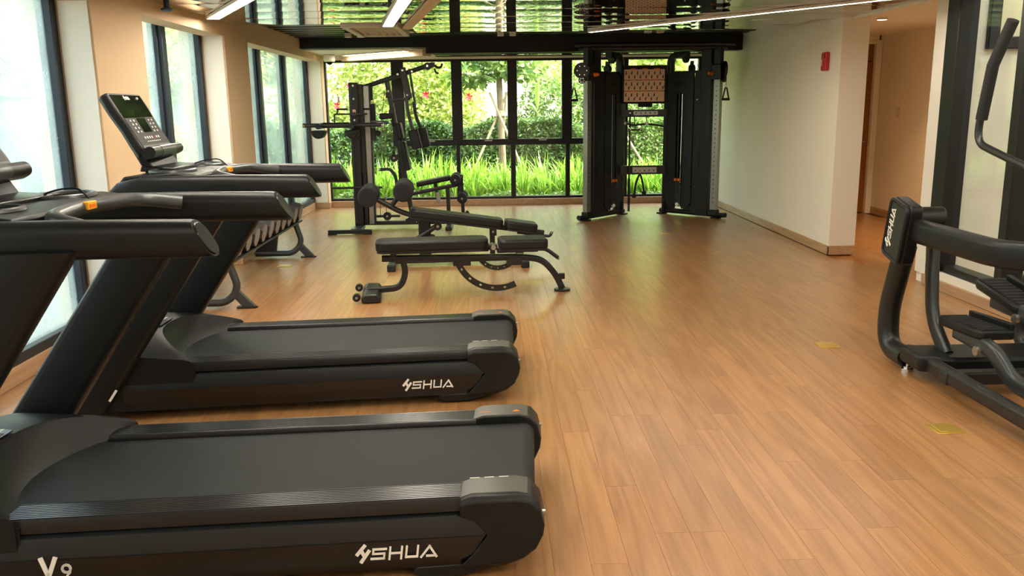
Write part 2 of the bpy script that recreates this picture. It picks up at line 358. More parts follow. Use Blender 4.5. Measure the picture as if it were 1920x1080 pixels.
skirting('baseboard_partition', [((3.70, YF, 0), (3.92, 7.13, .085)), ((5.334, 7.31, 0), (5.35, 9.3, .1)), ((5.334, 10.24, 0), (5.35, 11.885, .1))], 'oak skirting under the glazed partition and in the corridor')
# ---------------------------------------------------------------- left windows
def win_left(n, a, b, mulls):
    w_ = struct(thing('window_%d' % n, 'dark aluminium window in a deep bay', 'window', (XG, a, .10))); del w_['category']
    H = 2.355-.10; L = b-a
    f = MB().b2((-.10, 0, 0), (0, L, .07)).b2((-.10, 0, H-.05), (0, L, H)).b2((-.10, 0, .07), (0, .05, H-.05)).b2((-.10, L-.075, .07), (0, L, H-.05))
    f.build('window_frame', 'frame', w_, bevel=.006)
    MB().b2((.015, L-.012, 0), (.205, L-.001, H)).build('reveal', 'white', w_); MB().b2((.015, .001, 0), (.205, .012, H)).build('reveal', 'white', w_)  # added white linings: daylight on the jambs put into their colour
    edges = [.05]+[m-a for m in mulls]+[L-.05]
    for m in mulls: 
        MB().b2((-.11, m-a-.045, .07), (.015, m-a+.045, H-.05)).b2((-.09, m-a-.075, .07), (-.02, m-a+.075, H-.05)).build('mullion', 'frame', w_, bevel=.005)
    for e0, e1 in zip(edges, edges[1:]): MB().b2((-.058, e0, .06), (-.05, e1, H-.04)).build('pane', 'mist', w_)
win_left(4, *BAYS[0], [1.5]); win_left(1, *BAYS[1], [4.5]); win_left(2, *BAYS[2], [7.62]); win_left(3, *BAYS[3], [10.72, 12.02])
# ---------------------------------------------------------------- garden window
wg = struct(thing('window_5', 'wall-wide black framed garden window', 'window', (0, YB, 0))); del wg['category']
def gb(a, b, name='mullion'): MB().b2((a[0], .03, a[1]), (b[0], .13, b[1])).build(name, 'bframe', wg, bevel=.006)
gb((-2.62, .06), (3.36, .135), 'window_frame'); gb((-2.62, 2.235), (3.36, 2.275), 'window_frame'); gb((-2.62, .135), (-2.535, 2.235), 'window_frame'); gb((3.27, .135), (3.36, 2.235), 'window_frame')
UM = [(-1.53, -1.34), (-.60, -.435), (.274, .425), (1.128, 1.287), (2.05, 2.17)]; LM = [(-1.475, -1.40), (-.547, -.487), (.315, .392), (1.187, 1.256), (2.05, 2.17)]
for (a, b) in UM: gb((a, 1.04), (b, 2.235))
for (a, b) in LM: gb((a, .135), (b, .947))
for k in range(4): gb((UM[k][0] if k == 0 else UM[k][1]-.08, .947), (UM[k+1][1] if k == 3 else UM[k+1][1]-.08, 1.04), 'transom')
def pane(x0, z0, x1, z1): MB().b2((x0, .075, z0), (x1, .083, z1)).build('pane', 'glass', wg)
pane(-2.54, .13, -1.44, 2.24); pane(2.11, .13, 3.28, 2.24)
for k in range(4):
    pane(UM[k][1]-.02, 1.03, UM[k+1][0]+.02, 2.24); pane(LM[k][1]-.01, .13, LM[k+1][0]+.01, .955)
    MB().b2((UM[k][1]+.34, .015, 1.01), (UM[k][1]+.46, .04, 1.03)).build('latch', 'steel', wg)
# ---------------------------------------------------------------- glazed partition
pw = struct(thing('window_6', 'black framed glazing onto a concrete light well', 'window', (3.80, 0, 0))); del pw['category']
def pb(y0, y1, z0, z1, x0=-.09, x1=.07, name='mullion'): MB().b2((x0, y0, z0), (x1, y1, z1)).build(name, 'bframe', pw, bevel=.006)
pb(6.93, 7.12, .145, 2.42, name='window_frame'); pb(YF, 6.93, .145, .205, -.05, .08, name='window_frame'); pb(YF, 6.93, 2.36, 2.42, name='window_frame')
for y in (6.02, 4.6, 3.1, 1.6): pb(y, y+.10, .205, 2.36)
yy = [YF, 1.6, 3.1, 4.6, 6.02, 6.93]
for a, b in zip(yy, yy[1:]): MB().b2((0, a+(.1 if a > 0 else 0), .2), (.008, b, 2.37)).build('pane', 'glass', pw)
lw = struct(thing('window_7', 'small black framed opening in the concrete wall', 'window', (0, 7.15, 0))); del lw['category']
MB().b2((4.06, -.05, 1.955), (4.15, 0, 2.9)).b2((4.15, -.05, 1.955), (4.9, 0, 2.05)).b2((4.9, -.05, 1.955), (5.0, 0, 2.9)).build('window_frame', 'bframe', lw, bevel=.006)
MB().b2((4.15, -.02, 2.05), (4.9, -.012, 2.9)).build('pane', 'sepia', lw)
# ---------------------------------------------------------------- corridor doors
d1 = struct(thing('door_1', 'amber wood door with panel above at the corridor end', 'door', (4.46, 11.93, 0))); del d1['category']
MB().b2((0.03, .02, .01), (.80, .06, 2.08)).build('door_leaf', 'doorwood', d1, bevel=.004); MB().b2((0.03, .03, 2.09), (.80, .06, 2.31)).build('top_panel', 'doorwood', d1, bevel=.003)
MB().b2((-.05, -.045, 0), (.03, .07, 2.36)).b2((.80, -.045, 0), (.885, .07, 2.36)).b2((.03, -.045, 2.31), (.80, .07, 2.36)).build('door_frame', 'white', d1, bevel=.004)
MB().tube(fillet([(.74, .02, 1.0), (.74, -.04, 1.0), (.62, -.04, 1.0)], .02), .011, 10).build('door_handle', 'steel', d1)
d2 = struct(thing('door_2', 'grey framed side door in the corridor', 'door', (5.35, 9.3, 0))); del d2['category']
MB().b2((-.04, 0, 0), (.02, .09, 2.12)).b2((-.04, .85, 0), (.02, .94, 2.12)).b2((-.04, .09, 2.03), (.02, .85, 2.12)).build('door_frame', 'grille', d2, bevel=.004)
MB().b2((-.01, .09, .01), (.01, .85, 2.03)).build('door_leaf', 'grille', d2); MB().tube([(-.02, .78, 1.0), (-.06, .78, 1.0), (-.06, .66, 1.0)], .011, 8).build('door_handle', 'black', d2)
# ---------------------------------------------------------------- ceiling
ceil = struct(MB().b2((-3.0, YF, 2.57), (3.9, YB+.2, 2.72)).b2((3.9, 7.2, 2.57), (5.5, YB+.2, 2.72)).build('ceiling', 'beam'), 'dark ceiling void above gloss panels and slats')
def gloss(x0, x1, y0, y1, z=ZC, sag=.0032, name='gloss_panel'):
    nx, ny = 26, 10; vs = []; fs = []; rnd = random.Random(int(y0*100)+int(x0*10)); ph = [rnd.uniform(0, 6) for _ in range(4)]
    for j in range(ny+1):
        t = j/ny; yy_ = y0+.004+(y1-y0-.008)*t
        for k in range(nx+1):
            xx = x0+(x1-x0)*k/nx
            vs.append((xx, yy_, z-sag*4*t*(1-t)*(1+.25*math.sin(xx*1.7+ph[0]))+.0006*math.sin(xx*3.1+ph[1])))
    for j in range(ny):
        for k in range(nx): a = j*(nx+1)+k; fs.append((a, a+1, a+nx+2, a+nx+1))
    n0 = len(vs); vs += [(x0, y0+.004, z+.03), (x1, y0+.004, z+.03), (x1, y1-.004, z+.03), (x0, y1-.004, z+.03)]
    fs += [(n0, n0+1, nx, 0), (n0+2, n0+3, ny*(nx+1), ny*(nx+1)+nx), (n0+3, n0, 0, ny*(nx+1)), (n0+1, n0+2, ny*(nx+1)+nx, nx), (n0, n0+1, n0+2, n0+3)]
    return MB().add(vs, fs).build(name, 'mirror', ceil, angle=50)
y = 8.85
while y > YF: gloss(XL, 3.56, max(YF, y-.6), y); y -= .6
gloss(-.80, 3.25, 8.85, 9.40); gloss(-.80, 3.25, 9.40, 9.95); gloss(-.80, XR, 12.30, 12.98, 2.29); gloss(-.80, XR, 12.98, YB, 2.29)
MB().b2((XL, 12.3, 2.335), (-.80, YB, 2.40)).build('plaster_strip', 'white', ceil)
y = 8.98; k = 0
while y < 12.0:
    MB().b2((XL, y, ZS), (XR, y+.17, ZS+.09)).build('slat', 'slat', ceil); y += .275
struct(MB().b2((XL, 12.03, 2.343), (XR, 12.29, 2.57)).b2((-.86, 12.03, 2.262), (XR, 12.29, 2.343)).build('trim_3', 'beam'), 'matt black beam across the ceiling before the window')
struct(MB().sweep([(-2.20, 13.55, 2.29), (-.87, 12.36, 2.29)], [(-.08, -.045), (.08, -.045), (.08, .045), (-.08, .045)]).build('trim_4', 'beige', bevel=.004), 'slanted beige cove box near the garden window')

# ================================================================== LAMPS AND SMALL FITTINGS
def led_line(a, b, width, label, z=ZC):
    a, b = V((a[0], a[1], 0)), V((b[0], b[1], 0)); L = (b-a).length; ang = math.atan2((b-a).y, (b-a).x)
    t = thing('linear_light', label, 'light', ((a.x+b.x)/2, (a.y+b.y)/2, z-.025), ang, 'linear lights under the gloss ceiling')
    h = width/2
    MB().b2((-L/2, -h-.008, -.002), (L/2, -h, .02)).b2((-L/2, h, -.002), (L/2, h+.008, .02)).b2((-L/2-.008, -h-.008, -.002), (-L/2, h+.008, .02)).b2((L/2, -h-.008, -.002), (L/2+.008, h+.008, .02)).b2((-L/2, -h, .014), (L/2, h, .02)).build('housing', 'grille', t)
    MB().b2((-L/2, -h, .004), (L/2, h, .012)).build('diffuser', 'led', t)
    return t
led_line((-2.44, 7.95), (-1.05, 5.15), .10, 'short linear ceiling light running up to the pier between two left windows')
led_line((-1.0, 8.84), (-.28, 4.75), .10, 'linear ceiling light ending at the white air grille')
led_line((1.12, 9.80), (3.45, 6.62), .05, 'thin linear ceiling light slanting from the black beam towards the corridor')
led_line((-1.9, 4.3), (.6, 2.4), .10, 'linear ceiling light over the treadmills')
led_line((.9, 5.4), (3.2, 3.2), .10, 'linear ceiling light over the elliptical trainer')
led_line((-1.6, .9), (2.4, -.9), .10, 'linear ceiling light near the end wall')
led_line((2.9, 2.3), (1.2, .6), .10, 'linear ceiling light beside the glazed partition')
led_line((-2.163, 13.29), (-1.158, 12.389), .09, 'thin linear light along the beige cove box by the garden window', z=2.340)
# beige channel beside the second lamp
tag(MB().sweep([(-.84, 9.15, 2.343), (-.40, 6.75, 2.343)], [(-.045, -.012), (.045, -.012), (.045, .012), (-.045, .012)]).build('light_channel', 'beige', bevel=.003), 'beige metal channel beside the ceiling light at the air grille', 'channel')
ac = thing('air_grille', 'white linear air diffuser hanging among the black ceiling slats', 'air vent', (-1.19, 9.5, 2.335))
MB().b2((-.29, -.60, 0), (.29, -.54, .136)).b2((-.29, .54, 0), (.29, .60, .136)).b2((-.29, -.54, 0), (-.22, .54, .136)).b2((.22, -.54, 0), (.29, .54, .136)).build('frame', 'grille', ac, bevel=.004)
MB().b2((-.22, -.54, .06), (.22, .54, .08)).build('back_plate', 'beige', ac)
for k in range(6): MB().box((-.17+k*.068, 0, .03), (.012, 1.08, .05), ('Y', .5)).build('slat', 'grille', ac)
for X_, Y_, lb in ((-1.66, 11.0, 'above the multi gym'), (.22, 11.02, 'in front of the middle window panes'), (2.02, 10.8, 'in front of the cable machine')):
    t = thing('twin_spotlight', 'pair of small white spotlights under the slats '+lb, 'spotlight', (X_, Y_, 2.40), 0, 'spotlight pairs under the ceiling slats')
    MB().b2((-.12, -.02, .05), (.12, .02, .08)).build('bracket', 'black', t)
    for s in (-1, 1): MB().b2((s*.075-.04, -.05, 0), (s*.075+.04, .05, .055)).build('lamp_head', 'grille', t, bevel=.006)
tag(MB().prism(rr(.37, .26, .09, 6), 'z', 2.457, 2.4705).build('ceiling_speaker', 'grille'), 'white rounded speaker plate under the black slats', 'speaker').location = (-1.12, 11.05, 0)
sp = thing('sprinkler', 'blue capped sprinkler head at the ceiling edge by the left wall', 'sprinkler', (-2.49, 6.98, 2.30))
MB().cyl((0, 0, .02), (0, 0, .06), .022).build('stem', 'blue', sp); MB().lathe([(.03, 0), (.045, .008), (.045, .02), (.02, .03)], (0, 0, 0)).build('cap', 'blue', sp)
cc = thing('dome_camera', 'white dome security camera at the corner by the garden window', 'camera', (-2.40, 13.3, 2.196))
MB().lathe([(.05, .14), (.085, .13), (.085, .045), (.07, .035)], (0, 0, 0)).build('housing', 'white', cc); MB().ball((0, 0, .045), .055, 16).build('lens_dome', 'screen', cc); MB().cyl((0, 0, .12), (0, 0, .14), .06).build('stem', 'white', cc)
fa = thing('fire_alarm', 'red wall fire alarm with clear strobe on the cream wall', 'fire alarm', (XR, 8.97, 1.955))
MB().prism(rr(.125, .185, .02), 'x', -.045, 0).build('body', 'red', fa, bevel=.008); MB().b2((-.075, .02, -.04), (-.045, .055, .02)).build('strobe', 'lens', fa, bevel=.006)
MB().b2((-.047, -.045, .03), (-.045, -.02, .075)).build('speaker_slots', 'dlogo', fa)
sw = thing('light_switch', 'small beige light switch on the corridor wall', 'switch', (5.35, 11.3, 1.40))
MB().b2((-.012, -.04, -.06), (0, .04, .06)).build('plate', 'grille', sw, bevel=.004); MB().b2((-.018, -.015, -.03), (-.012, .015, .03)).build('rocker', 'white', sw, bevel=.002)
dl = thing('downlight', 'small round downlight in the corridor ceiling before the side door', 'light', (4.95, 9.3, 2.405))
MB().lathe([(.05, .012), (.062, .0), (.05, -.004), (.045, .01)], (0, 0, 0)).build('ring', 'white', dl); MB().cyl((0, 0, .004), (0, 0, .01), .045).build('diffuser', 'led', dl)
ld = bpy.data.lights.new('downlight_bulb', 'SPOT'); ld.energy = 130; ld.spot_size = R(100); ld.spot_blend = .7; ld.color = (1, .66, .34); ld.shadow_soft_size = .04
lo = bpy.data.objects.new('downlight_bulb', ld); COL.objects.link(lo); lo.parent = dl; lo.location = (0, 0, -.01); lo.rotation_euler = (R(12), R(12), 0)
dl2 = thing('downlight', 'small round downlight in the corridor ceiling near the wood door', 'light', (4.22, 9.45, 2.405))
MB().lathe([(.05, .012), (.062, .0), (.05, -.004), (.045, .01)], (0, 0, 0)).build('ring', 'white', dl2); MB().cyl((0, 0, .004), (0, 0, .01), .045).build('diffuser', 'led', dl2)
for X_, Y_, lb in ((2.165, 3.83, 'brass floor socket plate beside the elliptical trainer base'), (2.165, 5.30, 'brass floor socket plate on open floor before the cream wall block'), (-2.10, 8.51, 'brass floor socket plate beside the foot of the dumbbell rack'), (2.115, 10.28, 'brass floor socket plate in front of the cable machine')):
    t = thing('floor_socket', lb, 'floor socket', (X_, Y_, 0), 0, 'brass floor sockets')
    MB().box((0, 0, .002), (.13, .13, .004)).build('plate', 'brass', t, bevel=.0015); MB().box((0, 0, .005), (.09, .09, .003)).build('lid', 'brass', t, bevel=.001); MB().box((.0, -.048, .0055), (.03, .008, .003)).build('latch', 'brass', t)

# ================================================================== TREADMILLS  (local x: + towards the rear, y: + away from the camera)
def treadmill(loc, rz, label, marks, v9):
    t = thing('treadmill', label, 'treadmill', loc, rz, 'treadmills along the window wall')
    MB.SKEW = Matrix(((1, .11, 0, .046), (0, 1, 0, 0), (0, 0, 1, 0), (0, 0, 0, 1)))
    for s in (-1, 1):
        def q(y, z): return (s*y, z)
        sec = [(.36, .24), (.405, .236), (.425, .225), (.443, .165), (.436, .09), (.415, .045), (.36, .045)]
        ends = {.24: -.285, .236: -.285, .225: -.272, .165: -.226, .09: -.272, .045: -.315}
        sp_ = MB().loft([[(-2.06, s*y, z) for y, z in sec], [(ends[z], s*y, z) for y, z in sec]]).build('side_panel', 'panel', t)
        # lower black face and pinstripe edge of the panel
        lo_ = MB().loft([[(-2.05, s*(y+.004), z) for y, z in ((.443, .162), (.436, .09), (.418, .048))], [(e, s*(y+.004), z) for y, z, e in ((.443, .162, -.230), (.436, .09, -.276), (.418, .048, -.312))]], caps=False).build('side_face', 'dpanel', sp_)
        # rear cap
        out = [(-.31, .287), (-.27, .300), (-.12, .300), (-.075, .287), (-.045, .25), (-.03, .19), (-.035, .15), (-.06, .095), (-.105, .06), (-.16, .042), (-.315, .038), (-.268, .09), (-.222, .16), (-.268, .228), (-.31, .24)]
        cap = MB().loft([[(x, s*.295, z) for x, z in out], [(x, s*.43, z) for x, z in out], [(x*(.985) if x > -.2 else x, s*.447, .165+(z-.165)*.86) for x, z in out]]).build('rear_cap', 'shell', t, bevel=.006)
        MB().loft([[(x, s*y, z) for x, z in ((-.312, .290), (-.272, .303), (-.125, .3035), (-.085, .295))] + [(x, s*y, z-.012) for x, z in ((-.085, .295), (-.125, .3035), (-.272, .303), (-.312, .290))] for y in (.297, .42)]).build('cap_plate', 'graphite', cap, bevel=.003)  # lighter cap top: the light falling on it is in its colour
        for xx, zz in ((-.034, .215), (-.04, .135)): MB().cyl((xx-.01, s*.40, zz), (xx+.008, s*.40, zz), .008, 10).build('screw', 'steel', cap)
        if s > 0:
            MB().b2((-.29, .33, .304), (-.24, .335, .3045)).build('warning_stripe', 'orange', cap); MB().prism([(-.15, .33), (-.12, .33), (-.135, .35)], 'z', .303, .3045).build('warning_sign', 'orange', cap)
        else:
            for k in range(3): MB().b2((-.285+k*.05, s*.306, .304), (-.252+k*.05, s*.302, .3045)).build('warning_stripe', 'logo', cap)
        # ribbed foot rail
        prof = [(.294, .262), (.294, .284)]
        for k in range(9): y0 = .298+k*.0125; prof += [(y0, .288), (y0+.008, .288), (y0+.009, .285), (y0+.012, .285)]
        prof += [(.415, .286), (.421, .272), (.421, .242), (.36, .242), (.36, .262)]
        MB().prism([(s*a, b) for a, b in prof], 'x', -1.76, -.30).build('foot_rail', 'rail', t, angle=60)
        # foot under the rear
        MB().prism([(-.46, .05), (-.475, .025), (-.445, .008), (-.30, .008), (-.12, .055)], 'y', s*.30, s*.425).build('rear_foot', 'shell', t, bevel=.006)
        MB().cyl((-.37, s*.37, 0), (-.37, s*.37, .012), .03).build('foot_pad', 'foam', t)
        # upright: wide flat column leaning back to the handrail
        up = MB(); secs = []
        for z in (.0, .25, .55, .85, 1.15):
            cx = -2.315+.688*z; wd = .262-.015*z; secs.append([(cx+a, s*.455+b, z) for a, b in rr(wd, .085, .038, 5)])
        u_ = up.loft(secs).build('upright', 'shell', t)
        br = [(-1.96, 1.14), (-1.48, 1.14), (-1.53, 1.06), (-1.60, 1.03), (-1.94, 1.04)]
        MB().prism(br, 'y', s*.36, s*.49).build('joint_cover', 'shell', u_, bevel=.012)
        MB().box((-2.08, s*.502, .16), (.012, .001, .07), ('Y', .6)).build('serial_label', 'logo', u_)
        # handrail with slanted end
        hs = []
        for x0, dz, k, sl in ((-2.02, -.03, .45, 0), (-1.98, -.015, .8, 0), (-1.86, 0, 1, 0), (-1.45, 0, 1, 0), (-1.10, -.004, .97, .9), (-1.085, -.004, .93, .9)):
            pr = [(a*k, b*k) for a, b in rr(.10, .118, .042, 6)]
            hs.append([(x0-sl*(b-.059)*.62, s*.42+a, 1.178+dz+b) for a, b in pr])
        hr = MB().loft(hs).build('handrail', 'shell', t, angle=40)
        MB().loft([[(-1.083-.9*(b-.059)*.62, s*.42+a, 1.174+b) for a, b in [(u*.8, v*.8) for u, v in rr(.10, .118, .042, 6)]], [(-1.079-.9*(b-.059)*.62, s*.42+a, 1.174+b) for a, b in [(u*.78, v*.78) for u, v in rr(.10, .118, .042, 6)]]]).build('end_cap', 'dpanel', hr)
    # deck and belt
    MB().b2((-2.05, -.36, .06), (-.14, .36, .235)).build('deck', 'dpanel', t)
    bp = [(-1.98, .268), (-.105, .268)] + [(-.105+.045*math.sin(R(a)), .223+.045*math.cos(R(a))) for a in range(20, 181, 20)] + [(-1.98, .178)]
    belt = MB().prism(bp, 'y', -.283, .283).build('running_belt', 'belt', t)
    MB().cyl((-.105, -.30, .223), (-.105, .30, .223), .04).build('rear_roller', 'steel', t)
    for mx, my, mw in marks:
        for k in range(4):
            MB().prism([(mx+k*mw, my), (mx+k*mw+mw*.75, my), (mx+k*mw+mw*.5, my+.02), (mx+k*mw-mw*.2, my+.02)], 'z', .268, .2688).build('belt_mark', 'logo', belt)
    # motor hood: concave wall over the belt, raised rim, domed top
    NS = 24; g = []
    for i in range(NS+1):
        sN = -1+2*i/NS; y = .435*sN; a = abs(sN)
        xa = -1.865+.165*min(1, a*1.1)**2
        xr = -1.965+.25*a**2.4; zr = .405-.105*a**3
        g.append([(xa, y*.985, .262), ((xa+xr)/2-.012, y*.99, .262+(zr-.262)*.42), (xr+.006, y, zr-.012), (xr-.006, y, zr), (xr-.06+.02*a, y, zr+.010), (-2.12, y, .432-.082*a**2.2), (-2.22, y, .405-.085*a**2.2), (-2.33, y, .33-.08*a**2), (-2.385, y, .22), (-2.39, y, .06)])
    m_ = len(g[0]); vs = [p for row in g for p in row]; fs = []
    for i in range(NS):
        for j in range(m_-1): a = i*m_+j; fs.append((a, a+1, a+m_+1, a+m_))
    for i in (0, NS):
        base = len(vs); row = g[i]; vs += [(p[0], p[1]*1.004, .05) for p in row]
        for j in range(m_-1): fs.append((i*m_+j, i*m_+j+1, base+j+1, base+j))
    hood = MB().add(vs, fs).build('motor_hood', 'shell', t, angle=24)
    MB().box((-2.02, -.02, .418), (.085, .17, .004), ('Y', .12)).build('badge', 'dpanel', hood)
    letters(MB(), '@SHUA', (-1.995, -.085, .4245), (0, 1, 0), (-1, 0, .12), .024).build('logo', 'logo', hood)
    # bridge with trays, grip bar and clip
    br = thing_part('console_bridge', t)
    MB().loft([[(x, y, z) for x, z in ((-2.0, 1.20), (-1.97, 1.235), (-1.72, 1.25), (-1.62, 1.236), (-1.62, 1.20), (-1.78, 1.165), (-1.97, 1.15))] for y in (-.385, -.25, 0, .25, .385)]).build('bridge_shell', 'shell', br, bevel=.01)
    for s in (-1, 1):
        MB().sweep([(-1.79+.10*math.cos(2*PI*k/20)*1.0, s*.23+.115*math.sin(2*PI*k/20), 1.248) for k in range(20)], circ(.012, 8), closed=True).build('tray_rim', 'gun', br)
        MB().prism([(-1.79+.09*math.cos(2*PI*k/20), s*.23+.105*math.sin(2*PI*k/20)) for k in range(20)], 'z', 1.236, 1.2445).build('tray_well', 'dpanel', br)
    path = fillet([(-1.42, -.36, 1.20), (-1.56, -.30, 1.225), (-1.62, 0, 1.228), (-1.56, .30, 1.225), (-1.42, .36, 1.20)], .12, 6)
    MB().sweep(path, circ(.027, 12)).build('grip_bar', 'gun', br)
    MB().b2((-1.60, -.03, 1.222), (-1.574, .03, 1.25)).build('stop_clip', 'yellow', br, bevel=.003); MB().b2((-1.580, -.02, 1.230), (-1.572, .02, 1.241)).build('stop_slot', 'orange', br)
    MB().tube(fillet([(-1.61, .06, 1.25), (-1.66, .09, 1.29), (-1.76, .14, 1.28), (-1.84, .17, 1.255)], .05), .0035, 6).build('stop_cord', 'foam', br)
    MB().loft([[(x, y, z) for x, z in ((-1.80, 1.262), (-1.96, 1.275), (-1.97, 1.245), (-1.80, 1.24))] for y in (-.19, .19)]).build('console_tray', 'dpanel', br, bevel=.006)
    # neck and console
    MB().loft([[(x, y, z) for y, x in ((-wd, xo), (wd, xo), (wd, xo-.055), (-wd, xo-.055))] for z, xo, wd in ((1.20, -1.87, .19), (1.33, -1.94, .175), (1.47, -2.03, .12))]).build('console_neck', 'shell', t, bevel=.01)
    MB.SKEW = None
    cn = thing_part('console', t); cn.location = (-1.875, 0, 1.325); cn.rotation_euler = (0, -math.atan2(.165, .31), 0)
    # console frame: local z up along the panel, x towards the user
    sil = [(-.265, .02), (-.275, .07), (-.262, .16), (-.282, .26), (-.275, .345), (-.262, .355), (.262, .355), (.275, .345), (.282, .26), (.262, .16), (.275, .07), (.265, .02)]
    MB().loft([[(-.055, y*.9, z) for y, z in sil], [(-.035, y, z) for y, z in sil], [(0, y*.985, z) for y, z in sil]]).build('console_shell', 'shell', cn, bevel=.006)
    MB().b2((.0, -.245, .215), (.003, .245, .345)).build('screen', 'screen', cn, bevel=.0015); MB().b2((0, -.245, .03), (.002, .245, .212)).build('key_panel', 'keys', cn)
    MB().b2((.002, -.07, .13), (.0035, .07, .21)).build('small_screen', 'screen', cn); MB().b2((.002, -.245, .03), (.004, .245, .058)).build('label_strip', 'graphite', cn)
    for s in (-1, 1):
        for j in range(4): 
            for k in range(2): MB().box((.003, s*(.115+k*.055+j*.004), .135+j*.021), (.002, .013, .009)).build('button', 'logo', cn)
    for k in range(7): MB().box((.003, -.12+k*.04, .10), (.002, .014, .012)).build('button', 'red' if k == 4 else 'logo', cn); MB().box((.003, -.11+k*.036, .078), (.002, .018, .004)).build('button', 'logo', cn)
    letters(MB(), '@SHUA', (.0035, -.06, .318), (0, 1, 0), (0, 0, 1), .016).build('logo', 'logo', cn); MB().ball((.004, .16, .325), .007, 8).build('indicator', 'logo', cn)
    MB().sweep([(.014, -.275, .012), (.014, .275, .012)], rr(.07, .056, .026, 5), side=(1, 0, 0)).build('console_lip', 'shell', cn); MB().sweep([(.014, -.13, .012), (.014, .13, .012)], rr(.073, .059, .027, 5), side=(1, 0, 0)).build('lip_sleeve', 'gun', cn)
    # lettering on the near side
    lg = MB(); letters(lg, '@SHUA', (-.655, -.4480, .100), (1, 0, 0), (0, .07, 1), .039, w=1.15, gap=.24, th=.004).build('logo', 'logo', t)
    if v9: letters(MB(), 'V', (-1.640, -.4490, .104), (1, 0, 0), (0, .05, 1), .062, w=.75, stroke=.22, shear=0, th=.005).build('model_letter', 'logo', t); letters(MB(), '9', (-1.578, -.4490, .104), (1, 0, 0), (0, .05, 1), .042, w=.7, stroke=.15, shear=0, th=.005).build('model_number', 'logo', t)
    return t
def thing_part(name, parent):
    o = bpy.data.objects.new(name, None); COL.objects.link(o); o.parent = parent; o.empty_display_size = .1; return o
treadmill((.16, 3.05, 0), R(3.8), 'black treadmill with V9 lettering on its side panel', [], True)
treadmill((.125, 4.80, 0), R(5.5), 'black treadmill without V9 lettering, standing beside the dumbbell rack', [(-1.58, -.268, .052)], False)

